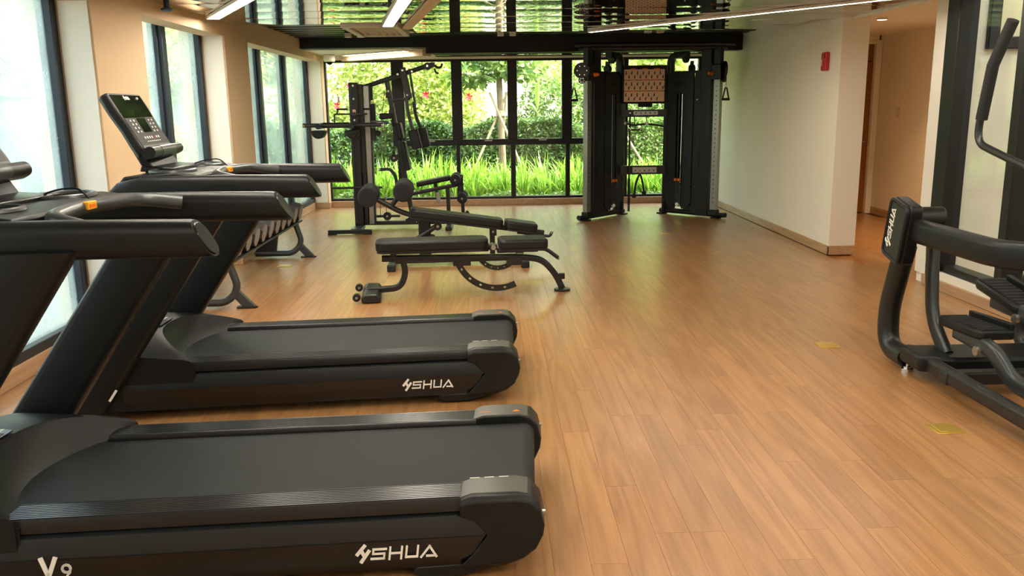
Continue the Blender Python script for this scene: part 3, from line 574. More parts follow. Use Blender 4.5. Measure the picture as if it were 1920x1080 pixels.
# ================================================================== ELLIPTICAL TRAINER (axis along world y, front towards the camera)
el = thing('elliptical_trainer', 'black elliptical trainer by the glazed partition', 'elliptical', (2.42, 4.9, 0))
for s, X0 in ((0, 0.), (1, .84)):
    MB().sweep(fillet([(X0+.01, -.13, .07), (X0, .10, .075), (X0, .13, .30), (X0, -.02, .72)], .16, 8), circ(.062, 16), side=(1, 0, 0)).build('rear_post', 'black', el)
    hz = MB(); o_ = [(-.115, -.175), (-.115, .175)]
    Rm = Matrix.Translation((X0-.01, -.03, .81)) @ Matrix.Rotation(.22, 4, 'X'); hz.X = Rm
    hz.prism(rr(.23, .36, .035), 'x', -.055 if s == 0 else -.02, .02 if s == 0 else .055); hob = hz.build('pivot_housing', 'shell', el, bevel=.010)
    rim = MB(); rim.X = Rm; xo = -.066 if s == 0 else .066
    pr = rr(.205, .335, .03); rim.sweep([(xo, a, b) for a, b in pr], circ(.013, 6), closed=True); rim.build('housing_rim', 'shell', hob)
    fc = MB(); fc.X = Rm; fc.prism(rr(.18, .31, .02), 'x', xo-.004 if s == 0 else xo-.002, xo+.006); fc.build('badge_plate', 'panel', hob)
    if s == 0:
        L_ = MB(); L_.X = Rm; letters(L_, '@SHUA', (xo-.006, .028, -.115), (0, 0, 1), (0, 1, 0), .048, w=.75, gap=.2, th=-.003); L_.build('logo', 'logo', hob)
    sx = 1 if s == 0 else -1; lk = .15 if s == 0 else .02
    MB().cyl((X0+sx*.0, -.02, .885), (X0+sx*(.20 if s == 0 else .03), -.02, .885), .062).build('pivot', 'black', el, bevel=.008)
    MB().sweep(fillet([(X0+sx*lk, -.02, .90), (X0+sx*lk, -.06, .55), (X0+sx*lk, -.10, .30), (X0+sx*lk, -.30, .13)], .22, 7), rr(.05, .095, .02, 3), side=(1, 0, 0)).build('swing_link', 'gun', el)
    MB().sweep(fillet([(X0, -.10, .825), (X0, -.98, .825), (X0+sx*.22, -1.28, .86), (X0+sx*.30, -1.6, .95)], .20, 7), rr(.09, .135, .035, 4)).build('side_rail', 'shell', el)
    MB().sweep([(X0+.02, -.12, .105), (X0+.02, -1.75, .105)], rr(.07, .085, .025, 4), side=(1, 0, 0)).build('base_rail', 'black', el)
    MB().cyl((X0, -.16, .0), (X0, -.16, .016), .034).cyl((X0, -.16, .016), (X0, -.16, .028), .022, 6).cyl((X0, -.16, .02), (X0, -.16, .08), .009).build('levelling_foot', 'chrome', el)
    # pedal, its arm and lip
    py, pz, pxx = ((-.45, .36, .205), (-.33, .50, .47))[s]
    pd = thing_part('pedal', el); pd.location = (pxx, py, pz); pd.rotation_euler = (R((-3, 9)[s]), 0, 0)
    MB().prism([(-.085, .22), (-.07, .24), (.09, .24), (.09, -.22), (-.085, -.22), (-.10, -.18), (-.10, .18)], 'z', -.05, .0).build('pedal_body', 'shell', pd, bevel=.012)
    MB().prism([(-.08, .205), (.06, .205), (.06, -.205), (-.08, -.205)], 'z', .0, .006).build('tread_pad', 'foam', pd)
    for k in range(9): MB().b2((-.075, -.19+k*.045, .006), (.055, -.172+k*.045, .009)).build('tread_rib', 'foam', pd)
    MB().prism(rr(.03, .40, .012), 'z', 0, .035).build('side_lip', 'shell', pd, bevel=.004).location = (.08, -.01, 0)
    MB().sweep(fillet([(pxx-.06, py+.06, pz-.06), (pxx-.06, py-.30, pz-.07), (pxx-.03, py-.42, pz-.20), (pxx-.03, -1.75, .16)], .09, 6), rr(.055, .085, .018, 3), side=(1, 0, 0)).build('pedal_arm', 'gun', el)
    MB().cyl((pxx-.105, py-.20, pz-.10), (pxx-.085, py-.20, pz-.10), .026, 14).build('arm_bolt', 'steel', el)
    # moving handlebar with foam grip
    hx = (.13, .60)[s]
    MB().sweep(fillet([(hx, -1.75, 1.02), (hx, -1.30, 1.14), (hx, -.62, 1.285), (hx, -.42, 1.33), (hx, -.44, 1.50)], .14, 7), circ(.019, 12), side=(1, 0, 0)).build('handlebar', 'black', el)
    MB().sweep([(hx, -.445, 1.45), (hx+.0, -.50, 1.72), (hx+.02, -.60, 1.93)], circ(.029, 14), side=(1, 0, 0)).build('foam_grip', 'foam', el)
MB().prism([(-.05, -.14), (.89, -.14), (.89, -.38), (.70, -.44), (.14, -.44), (-.05, -.38)], 'z', .06, .155).build('rear_step', 'shell', el, bevel=.02)
MB().b2((-.02, -.62, .06), (.76, -.54, .13)).build('cross_member', 'black', el, bevel=.01)
MB().loft([[(.37+a*k, -1.95+b*k2, z) for a, b in rr(.42, .62, .12, 5)] for z, k, k2 in ((.05, 1, 1), (.45, .95, .95), (.72, .7, .75), (.80, .4, .45))]).build('drive_housing', 'shell', el)
MB().sweep(fillet([(.37, -1.95, .75), (.37, -2.0, 1.25), (.37, -1.93, 1.42)], .2), rr(.09, .12, .03), side=(1, 0, 0)).build('mast', 'black', el)
MB().box((.37, -1.88, 1.52), (.40, .05, .30), ('X', .45)).build('console', 'shell', el, bevel=.015); MB().box((.37, -1.853, 1.53), (.34, .006, .22), ('X', .45)).build('screen', 'screen', el)
MB().b2((-.05, -2.32, .02), (.79, -2.24, .09)).build('front_stabilizer', 'black', el, bevel=.01)

# ================================================================== BENCHES
def arc_plate(name, cx, cz, r, a0, a1, wd, holes, y, parent):
    n = 30; mb = MB(); hs = set(holes); th = .006
    def P(k, q, yy): a = R(a0+(a1-a0)*k/n); rad = r+wd*(q-.5); return (cx+rad*math.cos(a), yy, cz+rad*math.sin(a))
    qs = (0, .36, .64, 1)
    for k in range(n):
        for j in range(3):
            if j == 1 and k in hs: continue
            c = [P(k, qs[j], y-th), P(k+1, qs[j], y-th), P(k+1, qs[j+1], y-th), P(k, qs[j+1], y-th)]
            mb.add(c+[(p[0], y+th, p[2]) for p in c], [(0, 1, 2, 3), (4, 5, 6, 7), (0, 1, 5, 4), (1, 2, 6, 5), (2, 3, 7, 6), (3, 0, 4, 7)])
    return mb.build(name, 'black', parent)
def pad(name, x0, x1, z0, z1, wd, parent, tilt=0., pivot=None, r=.02, nose=0.):
    """upholstered cushion; nose rounds the front end in plan"""
    mb = MB(); L = x1-x0
    out = []
    for u, v in rr(L, wd, max(.03, nose if nose else .03), 6): out.append((x0+L/2+u, v))
    mb.prism(out, 'z', z0, z1); o = mb.build(name, 'vinyl', parent, bevel=r, seg=3)
    if tilt: o.location = pivot; o.rotation_euler = (0, tilt, 0)
    st = MB().prism([(x0+L/2+(u)*.985, v*.97) for u, v in [(p[0]-x0-L/2, p[1]) for p in out]], 'z', z0-.012, z0+.006).build('pad_board', 'black', o)
    return o
b1 = thing('flat_bench', 'flat black adjustable bench with curved ladder plates, in front of the decline bench', 'weight bench', (-1.0, 6.98, 0), R(5.5), 'weight benches')
b1.scale = (1.02, 1, 1.0)
pad('back_pad', .035, .945, .395, .482, .27, b1, nose=.08); pad('seat_pad', 1.035, 1.43, .385, .468, .30, b1, nose=.05)
MB().b2((.15, -.03, .362), (.95, .03, .392)).b2((1.02, -.03, .345), (1.36, .03, .38)).build('pad_carriage', 'black', b1, bevel=.006)
MB().sweep(fillet([(.08, 0, .327), (1.24, 0, .302), (1.40, 0, .275), (1.51, 0, .14), (1.565, 0, .02)], .16, 8), rr(.06, .052, .012, 3), side=(0, 1, 0)).build('main_beam', 'black', b1)
MB().cyl((1.565, 0, 0), (1.565, 0, .018), .068, 24).build('rear_foot_plate', 'black', b1, bevel=.004)
MB().b2((1.54, -.02, .10), (1.585, .02, .15)).build('foot_bracket', 'black', b1, bevel=.004)
MB().sweep(fillet([(.245, 0, .32), (.27, 0, .20), (.22, 0, .075), (-.02, 0, .06)], .11, 8), rr(.055, .05, .012, 3), side=(0, 1, 0)).build('front_leg', 'black', b1)
for s in (-1, 1):
    MB().loft([[(x, s*y, z) for x, z in ((-.085, .005), (-.09, .05), (-.06, .078), (.04, .078), (.065, .045), (.06, .005))] for y in (.02, .24)]).build('front_foot', 'black', b1, bevel=.012)
    wh = MB().cyl((-.125, s*.20-.022, .048), (-.125, s*.20+.022, .048), .032).build('wheel', 'foam', b1, bevel=.005); MB().cyl((-.125, s*.20-.026, .048), (-.125, s*.20+.026, .048), .010).build('axle', 'steel', wh)
MB().b2((-.04, -.05, .04), (.05, .05, .09)).build('foot_clamp', 'black', b1, bevel=.006)
arc_plate('back_ladder', 1.02, .395, .345, 192, 295, .052, (5, 10, 15, 20, 25), -.035, b1); arc_plate('seat_ladder', 1.03, .385, .175, 210, 318, .040, (6, 11, 16, 21), .03, b1)
MB().b2((.655, -.045, .25), (.80, .045, .335)).build('ladder_bracket', 'black', b1, bevel=.004); MB().b2((1.10, -.04, .24), (1.22, .04, .31)).build('ladder_bracket', 'black', b1, bevel=.004)
MB().tube(fillet([(1.34, 0, .372), (1.43, 0, .365), (1.53, 0, .285)], .05), .017, 12, side=(0, 1, 0)).build('rear_handle', 'black', b1); MB().cyl((1.525, 0, .289), (1.54, 0, .277), .015).build('handle_tip', 'steel', b1)
for s in (-1, 1): MB().cyl((.985, s*.045, .40), (.985, s*.075, .40), .020, 16).build('hinge_bolt', 'steel', b1)
MB().b2((.95, -.05, .375), (1.02, .05, .42)).build('hinge_plate', 'black', b1, bevel=.004)
MB().b2((.15, -.06, .335), (.20, .06, .375)).build('stop_block', 'black', b1, bevel=.004)

b2_ = thing('decline_bench', 'black decline bench with four foam leg rollers, behind the flat bench', 'weight bench', (-.80, 8.40, 0), R(4), 'weight benches')
ti = math.atan2(.135, .91)
po = pad('back_pad', 0, .92, -.085, 0, .28, b2_, tilt=ti, pivot=(0, 0, .585), nose=.05); ps = pad('head_pad', .945, 1.265, -.085, 0, .28, b2_, tilt=ti, pivot=(0, 0, .585), nose=.05)
MB().sweep([(-.02, 0, .50), (1.32, 0, .302)], rr(.06, .05, .01, 3), side=(0, 1, 0)).build('pad_beam', 'black', b2_)
MB().tube(fillet([(1.05, 0, .31), (1.38, 0, .262), (1.40, 0, .30)], .03), .015, 10, side=(0, 1, 0)).build('tail_hook', 'black', b2_); MB().cyl((1.398, 0, .29), (1.402, 0, .312), .016).build('hook_tip', 'steel', b2_)
MB().sweep(fillet([(.20, 0, .475), (-.06, 0, .52), (-.40, 0, .715)], .14, 7), circ(.026, 14), side=(0, 1, 0)).build('roller_arm', 'black', b2_)
MB().sweep([(-.19, 0, .60), (-.06, 0, .76)], circ(.024, 14), side=(0, 1, 0)).build('knee_arm', 'black', b2_)
for xx, zz in ((-.40, .715), (-.06, .76)):
    MB().cyl((xx, -.23, zz), (xx, .23, zz), .013).build('roller_axle', 'steel', b2_)
    for s in (-1, 1): 
        f_ = MB().lathe([(.085, s*.055), (.098, s*.07), (.098, s*.215), (.09, s*.235), (.05, s*.238)], (xx, 0, zz), 'y', 24).build('foam_roller', 'foam', b2_); MB().cyl((xx, s*.236, zz), (xx, s*.243, zz), .075, 24).build('roller_end', 'vinyl', f_)
MB().b2((.07, -.04, .05), (.19, .04, .47)).build('front_post', 'black', b2_, bevel=.006); MB().b2((-.22, -.03, .03), (1.12, .03, .09)).build('base_beam', 'black', b2_, bevel=.008)
MB().sweep([(.80, 0, .37), (.80, 0, .06)], rr(.05, .05, .008, 3), side=(0, 1, 0)).build('rear_post', 'black', b2_)
for xx in (-.20, 1.10): MB().b2((xx-.035, -.27, .012), (xx+.035, .27, .06)).build('cross_foot', 'black', b2_, bevel=.01)
for xx in (-.20, 1.10):
    for s in (-1, 1): MB().b2((xx-.04, s*.27-.03, 0), (xx+.04, s*.27+.03, .064)).build('rubber_foot', 'foam', b2_, bevel=.008)
MB().cyl((.02, -.05, .255), (.235, -.05, .395), .026).build('adjuster_tube', 'black', b2_); MB().cyl((-.02, -.05, .23), (.03, -.05, .262), .018).build('adjuster_rod', 'steel', b2_)
for xx, zz in ((.26, .40), (.20, .285)): MB().prism([(xx+.04*math.cos(2*PI*k/14), zz+.04*math.sin(2*PI*k/14)) for k in range(14)], 'y', -.075, -.045).build('adjuster_plate', 'black', b2_); MB().cyl((xx, -.083, zz), (xx, -.07, zz), .014, 12).build('pivot_bolt', 'steel', b2_)
MB().b2((.77, -.055, .29), (.84, -.035, .40)).build('seat_bracket', 'black', b2_, bevel=.004); MB().cyl((.805, -.062, .33), (.805, -.05, .33), .012, 12).build('pivot_bolt', 'steel', b2_)

# ================================================================== MULTI GYM (local x along the room width)
mg = thing('multi_gym', 'black multi gym with weight column, fly arms and leg seat', 'multi gym', (-1.75, 11.0, 0))
def rt(name, path, w_=.06, h_=.06, m='black', r=.0, parent=None, side=(0, 1, 0)):
    p = fillet(path, r) if r else path
    return MB().sweep(p, rr(w_, h_, .008, 2), side=side).build(name, m, parent or mg)
def rd(name, path, rad, m='black', r=.0, parent=None, n=12):
    return MB().sweep(fillet(path, r) if r else path, circ(rad, n)).build(name, m, parent or mg)
MB().b2((-.30, -.40, .012), (.245, -.34, .062)).build('front_foot', 'black', mg, bevel=.006)
for xx in (-.25, .19): MB().b2((xx-.05, -.405, 0), (xx+.05, -.335, .02)).build('rubber_foot', 'foam', mg)
MB().b2((-.02, -.36, .03), (.11, .02, .07)).build('foot_link', 'gun', mg, bevel=.004)
cw = MB().b2((-.015, -.03, .07), (.10, .10, 1.86)).build('weight_shroud', 'black', mg, bevel=.008); MB().b2((-.005, -.036, .10), (.01, -.03, 1.82)).build('shroud_edge', 'gun', cw)
for z in (1.82, 1.66, 1.40, 1.36, 1.27): MB().cyl((.045, -.04, z), (.045, -.028, z), .013, 12).build('bolt', 'chrome', cw)
MB().b2((.025, -.034, 1.46), (.065, -.030, 1.53)).build('weight_label', 'card', cw); MB().b2((.033, -.036, 1.475), (.057, -.033, 1.50)).build('label_print', 'dlogo', cw)
MB().b2((.108, -.01, .07), (.158, .10, 1.84)).build('rear_shroud', 'black', mg, bevel=.006); MB().b2((.165, .01, .075), (.232, .09, 1.82)).build('guide_panel', 'steel', mg, bevel=.004); MB().b2((.234, .0, .07), (.250, .10, 1.80)).build('guide_edge', 'black', mg)
for k in range(12): MB().b2((.02, .11, .12+k*.05), (.23, .20, .165+k*.05)).build('weight_plate', 'gun', mg, bevel=.004)
rt('base_rail', [(.0, .15, .075), (1.20, .15, .075)], .06, .055); rt('top_boom', [(.16, .06, 1.80), (1.04, .06, 2.075)], .055, .055)
MB().prism([(.93, 2.03), (1.0, 2.09), (1.07, 2.095), (1.06, 2.045), (.98, 2.0)], 'y', .02, .10).build('boom_bracket', 'black', mg); MB().cyl((.975, .01, 2.05), (.975, .11, 2.05), .045).build('boom_pulley', 'black', mg, bevel=.006)
MB().cyl((.975, .0, 2.05), (.975, .012, 2.05), .014, 12).build('bolt', 'chrome', mg)
rd('boom_hook', [(1.05, .06, 2.07), (1.09, .06, 2.03), (1.14, .06, 2.03), (1.16, .06, 2.08)], .014, r=.03); rd('cable_hook', [(1.06, .06, 2.02), (1.075, .06, 1.97), (1.11, .06, 1.96)], .012, r=.02)
rt('slant_post', [(.455, .08, 1.89), (.73, .08, .08)], .06, .06); rt('brace', [(.49, .08, 1.62), (.74, .08, 1.66)], .045, .04)
for z, xx in ((1.70, .485), (1.49, .515)): MB().box((xx-.015, .04, z), (.06, .05, .07)).build('clamp', 'black', mg, bevel=.006)
for z, xx in ((1.75, .475), (1.955, .60), (1.985, .78)): MB().cyl((xx, .02, z), (xx, .04, z), .014, 12).build('bolt', 'chrome', mg)
MB().prism([(.625, 2.03), (.70, 2.04), (.775, 1.66), (.69, 1.655)], 'y', -.01, .05).build('press_plate', 'black', mg, bevel=.006); rt('press_strut', [(.745, .06, 2.02), (.80, .06, 1.60)], .022, .03, 'gun')
for xx, z in ((.665, 2.0), (.715, 1.70)): MB().cyl((xx, -.02, z), (xx, -.005, z), .013, 12).build('bolt', 'chrome', mg)
for k, (x0, z0, x1, z1, yy) in enumerate(((.705, 1.66, .775, 1.26, -.06), (.775, 1.62, .86, 1.27, .20))):
    fa_ = rd('fly_arm', [(x0, yy, z0), (x0+.015, yy, z0-.18), (x1, yy, z1)], .022, 'gun' if k == 0 else 'black', .1)
    fp = MB().sweep([(x1-.005, yy, z1+.01), (x1+.05, yy, z1-.225)], rr(.11, .13, .03, 4), side=(0, 1, 0)).build('fly_pad', 'vinyl', mg, bevel=.01)
    MB().cyl((x1+.045, yy-.01, z1-.24), (x1+.055, yy-.01, z1-.30), .02).build('pad_pivot', 'black', fp)
for x0, z0, x1, z1 in ((.575, 1.355, .61, 1.16), (.625, 1.12, .685, .76)):
    MB().sweep([(x0, .08, z0), (x1, .08, z1)], rr(.26, .075, .025, 4), side=(0, 1, 0)).build('back_pad', 'vinyl', mg, bevel=.012)
rt('pad_bracket', [(.53, .08, 1.14), (.62, .08, 1.14)], .05, .03)
rd('arm_curl_bar', [(.325, .0, .775), (.46, .0, .785), (.525, .0, .70), (.545, .0, .42)], .020, 'black', .09); MB().cyl((.315, .0, .774), (.335, .0, .776), .021).build('bar_tip', 'steel', mg)
MB().sweep([(.79, .1, .575), (1.215, .1, .655)], rr(.26, .062, .025, 4), side=(0, 1, 0)).build('seat_pad', 'vinyl', mg, bevel=.012)
rt('seat_beam', [(.66, .1, .44), (1.37, .1, .575)], .05, .05); rt('seat_stem', [(1.02, .1, .60), (1.045, .1, .45)], .045, .045); rt('seat_pin_plate', [(1.045, .06, .47), (1.07, .06, .33)], .01, .05, 'steel'); rt('seat_leg', [(1.18, .1, .53), (1.19, .1, .03)], .05, .05)
rt('leg_lever', [(1.36, .1, .67), (1.375, .1, .17)], .035, .045); MB().cyl((1.36, .06, .665), (1.36, .14, .665), .028).build('lever_pivot', 'black', mg); MB().cyl((1.36, .05, .665), (1.36, .062, .665), .014, 12).build('bolt', 'chrome', mg)
for xx, zz, rad in ((1.29, .64, .068), (1.372, .405, .066)):
    MB().cyl((xx, -.18, zz), (xx, .38, zz), .012).build('roller_axle', 'steel', mg)
    for s in (-1, 1): MB().lathe([(rad-.008, s*.05), (rad, s*.06), (rad, s*.24), (rad-.01, s*.255), (.02, s*.256)], (xx, .1, zz), 'y', 20).build('foam_roller', 'foam', mg)
rd('leg_cable', [(1.375, .1, .19), (1.44, .0, .22), (1.55, -.05, .12), (1.48, -.05, .10)], .006, 'wire', .05); MB().ball((1.43, .0, .215), .022, 10).build('cable_stop', 'foam', mg)
# dip station reaching to the front
rd('dip_bar', [(-.53, -.30, 1.345), (.42, -.30, 1.345)], .026, 'gun'); 
for xx in (-.535, .425): MB().cyl((xx-.012, -.30, 1.345), (xx+.012, -.30, 1.345), .028).build('bar_cap', 'chrome', mg)
for xx in (-.35, .055):
    MB().cyl((xx, -.38, 1.335), (xx, -.05, 1.335), .036).build('dip_arm', 'black', mg)
    half = [(xx+.085*math.cos(R(a)), 1.285+.10*math.sin(R(a))) for a in range(180, 361, 18)]
    MB().prism(half, 'y', -.42, -.22).build('elbow_pad', 'vinyl', mg, bevel=.012)
MB().cyl((-.30, -.30, 1.345), (.02, -.30, 1.345), .034).build('dip_sleeve', 'gun', mg)
rt('hook_frame', [(-.19, -.12, 1.475), (.22, -.12, 1.475)], .03, .022, 'gun'); rt('hook_frame', [(-.19, -.12, 1.475), (-.19, -.12, 1.37)], .02, .02); rt('hook_frame', [(-.16, .0, 1.53), (-.16, -.12, 1.475)], .02, .02, side=(1, 0, 0)); rd('frame_grip', [(-.18, .0, 1.535), (-.04, .0, 1.535)], .012); rd('frame_grip', [(.14, .0, 1.535), (.25, .0, 1.535)], .012)
MB().b2((.24, .0, 1.64), (.275, .10, 1.85)).build('rear_pad', 'vinyl', mg, bevel=.012); MB().b2((.25, .0, 1.33), (.30, .10, 1.60)).build('rear_pad', 'vinyl', mg, bevel=.012)
rt('side_bracket', [(.25, -.02, 1.375), (.47, -.02, 1.365)], .05, .04, 'gun'); MB().cyl((.40, -.05, 1.44), (.40, .20, 1.44), .04).build('arm_roller', 'foam', mg); MB().b2((.36, -.06, 1.41), (.51, .14, 1.48)).build('arm_cushion', 'vinyl', mg, bevel=.012)
MB().b2((.25, -.02, 1.15), (.30, .06, 1.30)).build('lower_bracket', 'black', mg, bevel=.008); MB().b2((.29, -.02, 1.20), (.36, .06, 1.27)).build('pulley_block', 'black', mg, bevel=.02)
rd('pull_cable', [(.43, .02, 1.75), (.38, .02, 1.45)], .004, 'wire'); rd('pull_cable', [(.515, .02, 1.32), (.515, .02, .98)], .004, 'wire'); rd('cable_hook', [(.50, .02, 1.40), (.52, .02, 1.31), (.54, .02, 1.33)], .012, r=.02)
MB().cyl((.515, .0, .92), (.515, .04, .92), .05, 20).build('swivel_pulley', 'black', mg, bevel=.008); MB().cyl((.515, -.006, .92), (.515, .0, .92), .014, 12).build('bolt', 'chrome', mg); MB().b2((.50, .0, .95), (.53, .04, 1.02)).build('pulley_fork', 'black', mg)
rt('side_bar', [(-.29, -.05, .555), (.36, -.05, .555)], .03, .028, side=(0, 0, 1))
rd('low_cable', [(.38, .05, .42), (.385, .05, .20)], .004, 'wire'); rd('low_cable', [(.30, .1, .60), (.30, .1, .18)], .004, 'wire'); MB().cyl((.385, .10, .165), (.385, .16, .165), .055, 20).build('low_pulley', 'black', mg, bevel=.008); rt('low_bar', [(.20, .13, .165), (.55, .13, .165)], .035, .04, side=(0, 0, 1)); MB().cyl((.385, .09, .165), (.385, .10, .165), .013, 12).build('bolt', 'chrome', mg)
for k in range(5): MB().sweep([(.385+.012*math.cos(2*PI*j/8)*(1 if k % 2 else .4), .05+.012*math.cos(2*PI*j/8)*(.4 if k % 2 else 1), .44-k*.03+.018*math.sin(2*PI*j/8)) for j in range(8)], circ(.004, 5), closed=True).build('chain_link', 'steel', mg)
MB().prism([(.62, .06), (.62, .12), (.72, .17), (.86, .10), (.86, .06)], 'y', .11, .19).build('gusset', 'black', mg)
for xx in (.70, .76): MB().cyl((xx, .10, .085), (xx, .112, .085), .010, 12).build('bolt', 'chrome', mg)
MB().b2((1.15, -.16, .0), (1.23, .36, .05)).build('rear_foot', 'black', mg, bevel=.008)
rt('rear_link', [(.02, .10, .075), (.02, .20, .075)], .05, .05, side=(1, 0, 0))

# ================================================================== FUNCTIONAL TRAINER
ft = thing('functional_trainer', 'tall black dual cable machine by the garden window', 'cable machine')
TL = Matrix.Translation((1.25, 11.55, 0)) @ Matrix.Rotation(R(47.5), 4, 'Z')
TR = Matrix.Translation((3.1, 11.60, 0)) @ Matrix.Rotation(R(134), 4, 'Z')
for T, s in ((TL, 1), (TR, -1)):
    # local x from the front column to the inner post; the visible face is y = -s
    def B(a, b, name, m='black', bv=.005, parent=ft):
        mb = MB(); mb.X = T; return mb.b2(a, b).build(name, m, parent, bevel=bv)
    def Pz(u0, u1, v0, v1): return (u0, min(s*v0, s*v1), 0), (u1, max(s*v0, s*v1), 0)
    col = B((.02, -.035, .10), (.115, .035, 1.86), 'adjust_column', 'steel', .004)
    for k in range(26):
        mb = MB(); mb.X = T; mb.cyl((.0675, -s*.037, .22+k*.062), (.0675, -s*.034, .22+k*.062), .008, 8).build('pin_hole', 'dlogo', col)
    B((.01, -.05, .04), (.13, .05, .12), 'column_base', 'black'); B((.02, -.04, 1.86), (.12, .04, 2.29), 'column_top', 'black')
    B((.15, -.05, .03), (.31, .05, 2.27), 'front_post', 'black', .008); B((.32, -.035, .06), (.415, .03, 1.97), 'guard_plate', 'panel', .004)
    for z in (.42, 1.60, 2.05):
        mb = MB(); mb.X = T; mb.cyl((.36, -s*.046, z), (.36, -s*.03, z), .010, 10).build('bolt', 'chrome', ft)
    # weight shroud with slot, rounded lower corners
    zt, zb = 1.96, .10
    out = [(.425, zt), (.425, zb+.10), (.47, zb+.03), (.55, zb), (.72, zb), (.80, zb+.03), (.848, zb+.10), (.848, zt)]
    mb = MB(); mb.X = T
    mb.prism([(.425, zt), (.425, zb+.10), (.47, zb+.03), (.55, zb), (.575, zb), (.575, 1.69), (.69, 1.69), (.69, zb), (.72, zb), (.80, zb+.03), (.848, zb+.10), (.848, zt)], 'y', -s*.045, -s*.015); sh = mb.build('weight_shroud', 'panel', ft)
    B((.57, -.012, .12), (.70, .012, 1.70), 'slot_back', 'dlogo', 0, sh)
    B((.44, -s*.012 if s > 0 else .012, .13), (.83, s*.03 if s > 0 else -.03, 1.9), 'rear_cover', 'dpanel', .004)
    for xx in (.605, .655):
        mb = MB(); mb.X = T; mb.cyl((xx, -s*.03, .13), (xx, -s*.03, 1.68), .007, 8).build('guide_rod', 'chrome' if xx < .62 else 'gun', ft)
    for k in range(14): B((.585, -s*.052 if s > 0 else .022, .16+k*.022), (.68, -s*.022 if s > 0 else .052, .178+k*.022), 'weight_plate', 'gun', .002)
    for xx in (.60, .655):
        mb = MB(); mb.X = T; mb.cyl((xx, -s*.05, .505), (xx, -s*.085, .505), .020, 12).build('weight_pin', 'orange', ft)
    mb = MB(); mb.X = T; mb.ball((.635, -s*.05, .155), .028, 10).build('damper', 'logo', ft)
    mb = MB(); mb.X = T
    if s > 0: letters(mb, '@SHUA', (.54, -.0465, 1.80), (1, 0, 0), (0, 0, 1), .035, th=.002)
    else: letters(mb, '@SHUA', (.76, .0465, 1.80), (-1, 0, 0), (0, 0, 1), .040, th=.002)
    mb.build('logo', 'dlogo', sh)
    B((.852, -.05, .02), (.90, .05, 2.0), 'inner_post', 'black', .008)
    # arch from the inner post back to the front post
    mb = MB(); mb.X = T; mb.sweep(fillet([(.83, 0, 1.95), (.83, 0, 2.205), (.55, 0, 2.21)], .20, 8), rr(.10, .085, .02, 3), side=(0, 1, 0)).build('arch', 'black', ft)
    B((.30, -.03, 1.955), (.86, .03, 1.99), 'shroud_rail', 'black')
    # pulleys, knob and floor bar
    for xx, zz in ((.60, 2.15), (.50, 2.02)):
        mb = MB(); mb.X = T; mb.cyl((xx-.03, -.02, zz), (xx+.03, -.02, zz), .055, 18).build('pulley', 'black', ft, bevel=.01)
        mb = MB(); mb.X = T; mb.b2((xx-.012, -.05, zz), (xx+.012, .01, zz+.10)).build('pulley_hanger', 'black', ft)
    mb = MB(); mb.X = T; mb.b2((.0, -.06, 1.86), (.15, .06, 2.06)).build('carriage', 'black', ft, bevel=.012)
    mb = MB(); mb.X = T; mb.cyl((.14, -s*.06, 1.94), (.14, -s*.13, 1.94), .028, 14, .016).build('pull_knob', 'orange', ft)
    for dz, rad in ((1.99, .105), (1.865, .045)):
        pc = T @ V((-.06 if s > 0 else -.02, 0, dz)); ax = V((0, -.02, 0)) if s > 0 else V((.018, 0, 0)); MB().cyl(pc-ax, pc+ax, rad, 22).build('swivel_pulley', 'black', ft, bevel=.008)
        for k in range(6):
            a = 2*PI*k/6; q_ = V((math.cos(a), 0, math.sin(a))) if s > 0 else V((0, math.cos(a), math.sin(a))); MB().cyl(pc+q_*rad*.6+ax*.9, pc+q_*rad*.6+ax*1.15, .008, 8).build('bolt', 'chrome', ft)
    mb = MB(); mb.X = T; mb.sweep(fillet([(-.12, 0, .055), (.0, 0, .05), (.95, 0, .05)], .05), circ(.034, 12)).build('floor_bar', 'black', ft)
    for xx in (.03, .92): B((xx-.05, -.07, 0), (xx+.05, .07, .022), 'foot_plate', 'black')
    mb = MB(); mb.X = T; mb.prism([(.42, .04), (.86, .04), (.86, .10), (.80, .16), (.70, .09), (.56, .09), (.47, .17), (.42, .12)], 'y', -.02, .02).build('lower_bracket', 'black', ft)
